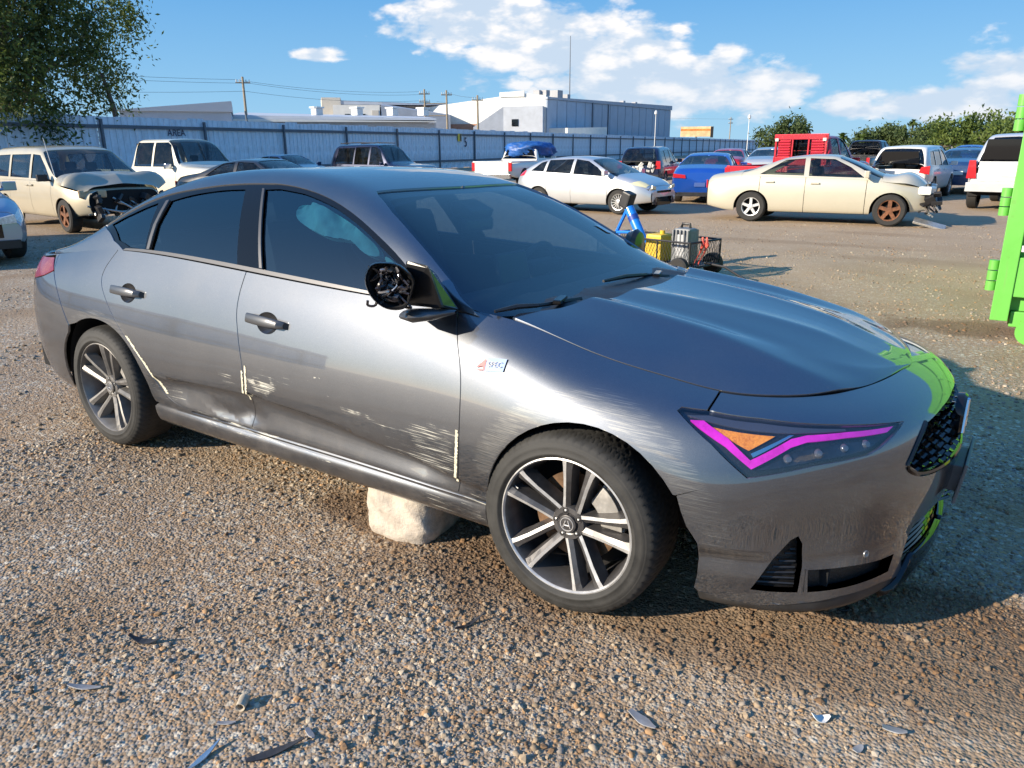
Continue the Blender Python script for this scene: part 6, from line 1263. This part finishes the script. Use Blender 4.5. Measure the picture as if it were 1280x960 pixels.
def palm(nm, label, loc, h, L, n, seed):
    rng = np.random.default_rng(seed); root = empty(nm, (*loc, 0)); tag(root, label, 'tree'); MB().tube([(0,0,0),(.1,0,h)], [.2,.15], 8).build('trunk', BARK, root, True); V = []; Fq = []
    for k in range(n):
        a = rng.uniform(0, 6.28); e = rng.uniform(-.4, 1.2); d_ = np.array([math.cos(a)*math.cos(e), math.sin(a)*math.cos(e), math.sin(e)]); s_ = np.cross(d_, [0,0,1]); s_ /= np.linalg.norm(s_)
        for j in range(5):
            t0, t1 = j/5, (j+1)/5; w0 = .16*L*math.sin(math.pi*(t0*.8+.12)); w1 = .16*L*math.sin(math.pi*(t1*.8+.12)); p0 = np.array([.1,0,h])+d_*L*t0-np.array([0,0,.5*L*t0*t0]); p1 = np.array([.1,0,h])+d_*L*t1-np.array([0,0,.5*L*t1*t1]); o = len(V)
            V += [p0-s_*w0, p0+s_*w0, p1+s_*w1, p1-s_*w1]; Fq.append((o,o+1,o+2,o+3))
    mk('crown', V, Fq, LF2, root)
palm('palm_tree', 'small palm rising above the far trees', (-17.2,136.), 4.9, .95, 46, 5)
palm('palm_tree', 'spiky low palm left of the far trees', (-24.1,119.6), 2.5, 1.7, 40, 6); palm('palm_tree', 'second spiky palm just right of the low palm', (-21.8,121.), 2.4, 1.6, 40, 7)

# ---------------------------------------------------------------- green roll-off dumpster
def green_mat():
    m = bpy.data.materials.new('dumpster_green'); m.use_nodes = True; MATS['dumpster_green'] = m; t = NT(m.node_tree); b = m.node_tree.nodes['Principled BSDF']; co = t.new('ShaderNodeTexCoord').outputs['Object']; X, Y, Z = t.sep(co)
    st = t.ramp(t.noise(t.vmath('MULTIPLY', co, (22., 22., 1.5)), 1., 5, .65), .55, .78); rust = t.ramp(t.noise(co, 5., 7, .7), .58, .70); c = t.mix(t.noise(co, 2., 3), (.11,.42,.05,1), (.18,.54,.10,1))
    c = t.mix(t.math('MULTIPLY', st, .40), c, (.22,.26,.10,1)); c = t.mix(t.math('MULTIPLY', rust, t.ramp(Z, 1.2, .1, .15, .8)), c, (.16,.075,.03,1)); t.set(b.inputs['Base Color'], c); t.set(b.inputs['Roughness'], t.math('ADD', .42, t.math('MULTIPLY', st, .25)))
    t.set(b.inputs['Normal'], t.bump(t.noise(co, 3.5, 4, .6), .25, .02)); return m
GRN = green_mat()
dm = empty('dumpster', (.95,4.2,0)); tag(dm, 'bright green steel dumpster at the right edge with hinged gate', 'dumpster')
MB().box((1.55,2.4,1.18), (2.9,4.4,2.0)).build('container', GRN, dm, bevel=.02)
MB().box((1.55,.06,1.10), (2.96,.10,1.74)).build('gate', GRN, dm, bevel=.008)
MB().box((.04,-.02,1.08), (.12,.14,1.80)).build('gate_post', GRN, dm, bevel=.006)
for z0, z1 in ((.40,.64),(.97,1.18),(1.58,1.84)):
    MB().box((1.5,-.035,(z0+z1)/2), (2.9,.08,z1-z0+.06)).build('gate_strap', GRN, dm, bevel=.008)
    h_ = MB()
    for q in range(3): h_.lathe([(z0+q*(z1-z0)/3+.004,0),(z0+q*(z1-z0)/3+.004,.036),(z0+(q+1)*(z1-z0)/3-.004,.036),(z0+(q+1)*(z1-z0)/3-.004,0)], 16, 'z', (-.055,-.03,0))
    h_.build('hinge', GRN, dm, True)
for x_ in (.75,1.5,2.25): MB().box((x_,-.01,1.10), (.10,.08,1.7)).build('gate_rib', GRN, dm, bevel=.006)
MB().box((1.55,.1,.20), (2.9,.18,.12)).build('bottom_sill', mat('sill_yellowed', (.30,.42,.04), .5, noise=.3), dm, bevel=.006)
MB().lathe([(-.06,0),(-.06,.10),(.06,.10),(.06,0)], 28, 'y', (.26,.02,.10)).build('ground_roller', GRN, dm, True); MB().box((.26,.02,.19), (.30,.10,.12)).build('roller_bracket', GRN, dm, bevel=.008)
MB().box((.13,-.097,.74), (.05,.004,.045)).build('sticker', PLATE, dm)
MB().box((1.55,2.4,.09), (2.4,4.0,.16)).build('skid_rails', BLACK, dm)

# ---------------------------------------------------------------- yard cart with tools
ct = empty('mesh_cart', (-2.72,6.05,0), R(-14)); tag(ct, 'black wire mesh yard cart standing beyond the grey hood', 'cart')
WIRE = mat('cart_black', (.02,.02,.022), .5); Lc, Wc, z0, z1 = 1.40, .62, .14, .43
fr = MB()
for z in (z0, z1):
    for sg in (-1, 1): fr.tube([(-Lc/2,sg*Wc/2,z),(Lc/2,sg*Wc/2,z)], .013, 6).tube([(sg*Lc/2,-Wc/2,z),(sg*Lc/2,Wc/2,z)], .013, 6)
for sx in (-.5,-.17,.17,.5):
    for sg in (-1, 1): fr.tube([(sx*Lc,sg*Wc/2,z0),(sx*Lc,sg*Wc/2,z1)], .011, 6)
fr.build('frame', WIRE, ct); ms2 = MB()
for sg in (-1, 1):
    for k in range(34): x = -Lc/2+k*Lc/33; ms2.tube([(x,sg*Wc/2,z0),(min(Lc/2,x+.12),sg*Wc/2,z1)], .0025, 3, caps=False).tube([(x,sg*Wc/2,z0),(max(-Lc/2,x-.12),sg*Wc/2,z1)], .0025, 3, caps=False)
    for k in range(14): y = -Wc/2+k*Wc/13; ms2.tube([(sg*Lc/2,y,z0),(sg*Lc/2,min(Wc/2,y+.12),z1)], .0025, 3, caps=False).tube([(sg*Lc/2,y,z0),(sg*Lc/2,max(-Wc/2,y-.12),z1)], .0025, 3, caps=False)
ms2.build('mesh_sides', WIRE, ct); MB().box((0,0,z0-.005), (Lc,Wc,.012)).build('deck', mat('deck_dirty', (.16,.15,.14), .8, noise=.4, nscale=12), ct)
for sx in (-.42,.42):
    for sg in (-1, 1): MB().lathe([(-.04,.04),(-.045,.11),(-.03,.13),(.03,.13),(.045,.11),(.04,.04)], 20, 'y', (sx*Lc,sg*(Wc/2+.03),.13)).build('wheel', RUBBER, ct, True)
MB().tube([(Lc/2,0,.18),(Lc/2+.28,.0,.16),(Lc/2+.55,.04,.03)], .014, 6).build('tow_handle', WIRE, ct)
cx = lambda x, y, z: tuple(ct.matrix_basis@Vector((x, y, z)))
BLUP = mat('jack_blue', (.01,.19,.70), .4, coat=.4)
jk = empty('blue_jack', (-3.15,6.15,.15)); tag(jk, 'bright blue tube jack leaning in the mesh cart', 'jack'); jk.rotation_euler = (0,0,R(-12))
MB().tube([(-.02,0,.60),(.30,-.06,.16)], .062, 14).build('tube', BLUP, jk, True); MB().tube([(.05,-.012,.505),(.09,-.02,.45)], .066, 14).build('band', mat('jack_dark_blue', (.01,.05,.30), .5), jk, True); MB().tube([(-.06,0,.56),(-.20,0,.30),(-.16,.02,.26)], .022, 8).tube([(-.20,0,.29),(.14,-.03,.31)], .020, 8).build('strut', BLUP, jk, True)
MB().box((-.05,0,.70), (.14,.14,.20), Matrix.Rotation(.35, 3, 'Y')).build('saddle_pad', BLACK, jk, bevel=.02)
yl = empty('yellow_canister', (-2.66,5.95,.15)); yl.rotation_euler = (0,0,R(-10)); tag(yl, 'yellow plastic canister standing in the mesh cart', 'canister'); MB().box((0,0,.165), (.24,.26,.33), taper=.92).build('body', mat('canister_yellow', (.72,.47,.03), .5, noise=.15), yl, bevel=.03); MB().lathe([(0,.03),(.04,.03),(.04,0)], 12, 'z', (.05,0,.33)).build('cap', mat('canister_yellow', (.72,.47,.03), .5), yl)
gp = empty('jump_starter', (-2.30,5.90,.15)); gp.rotation_euler = (0,0,R(-10)); tag(gp, 'grey ribbed jump starter with handle at the right end of the mesh cart', 'battery pack')
MB().box((0,0,.21), (.26,.22,.42), taper=.86).build('case', mat('case_grey', (.20,.21,.22), .5, noise=.2), gp, bevel=.035); MB().box((0,-.10,.22), (.12,.03,.26)).build('front_plate', mat('case_light', (.42,.43,.44), .5), gp, bevel=.01)
for k in range(5): MB().box((-.10+.05*k,-.005,.30), (.014,.235,.20)).build('rib', mat('case_grey', (.20,.21,.22), .5), gp)
MB().tube([(-.06,0,.42),(-.05,0,.465),(.05,0,.465),(.06,0,.42)], .016, 8).build('handle', BLACK, gp, True)
rc_ = empty('jumper_cable', (-2.06,5.82,.42)); tag(rc_, 'red jumper clamps hung over the right end of the cart', 'cable')
for k, dx in enumerate((0,.05)): MB().tube([(dx,0,.06),(dx+.02,-.02,-.02),(dx-.01,-.03,-.12)], [.012,.024,.010], 7).build('clamp', mat('clamp_red', (.65,.09,.06), .5), rc_, True); MB().tube([(dx-.01,-.03,-.12),(dx-.06,-.04,-.22),(dx-.10,-.06,-.40)], .007, 5).build('lead', mat('clamp_red', (.65,.09,.06), .5), rc_)
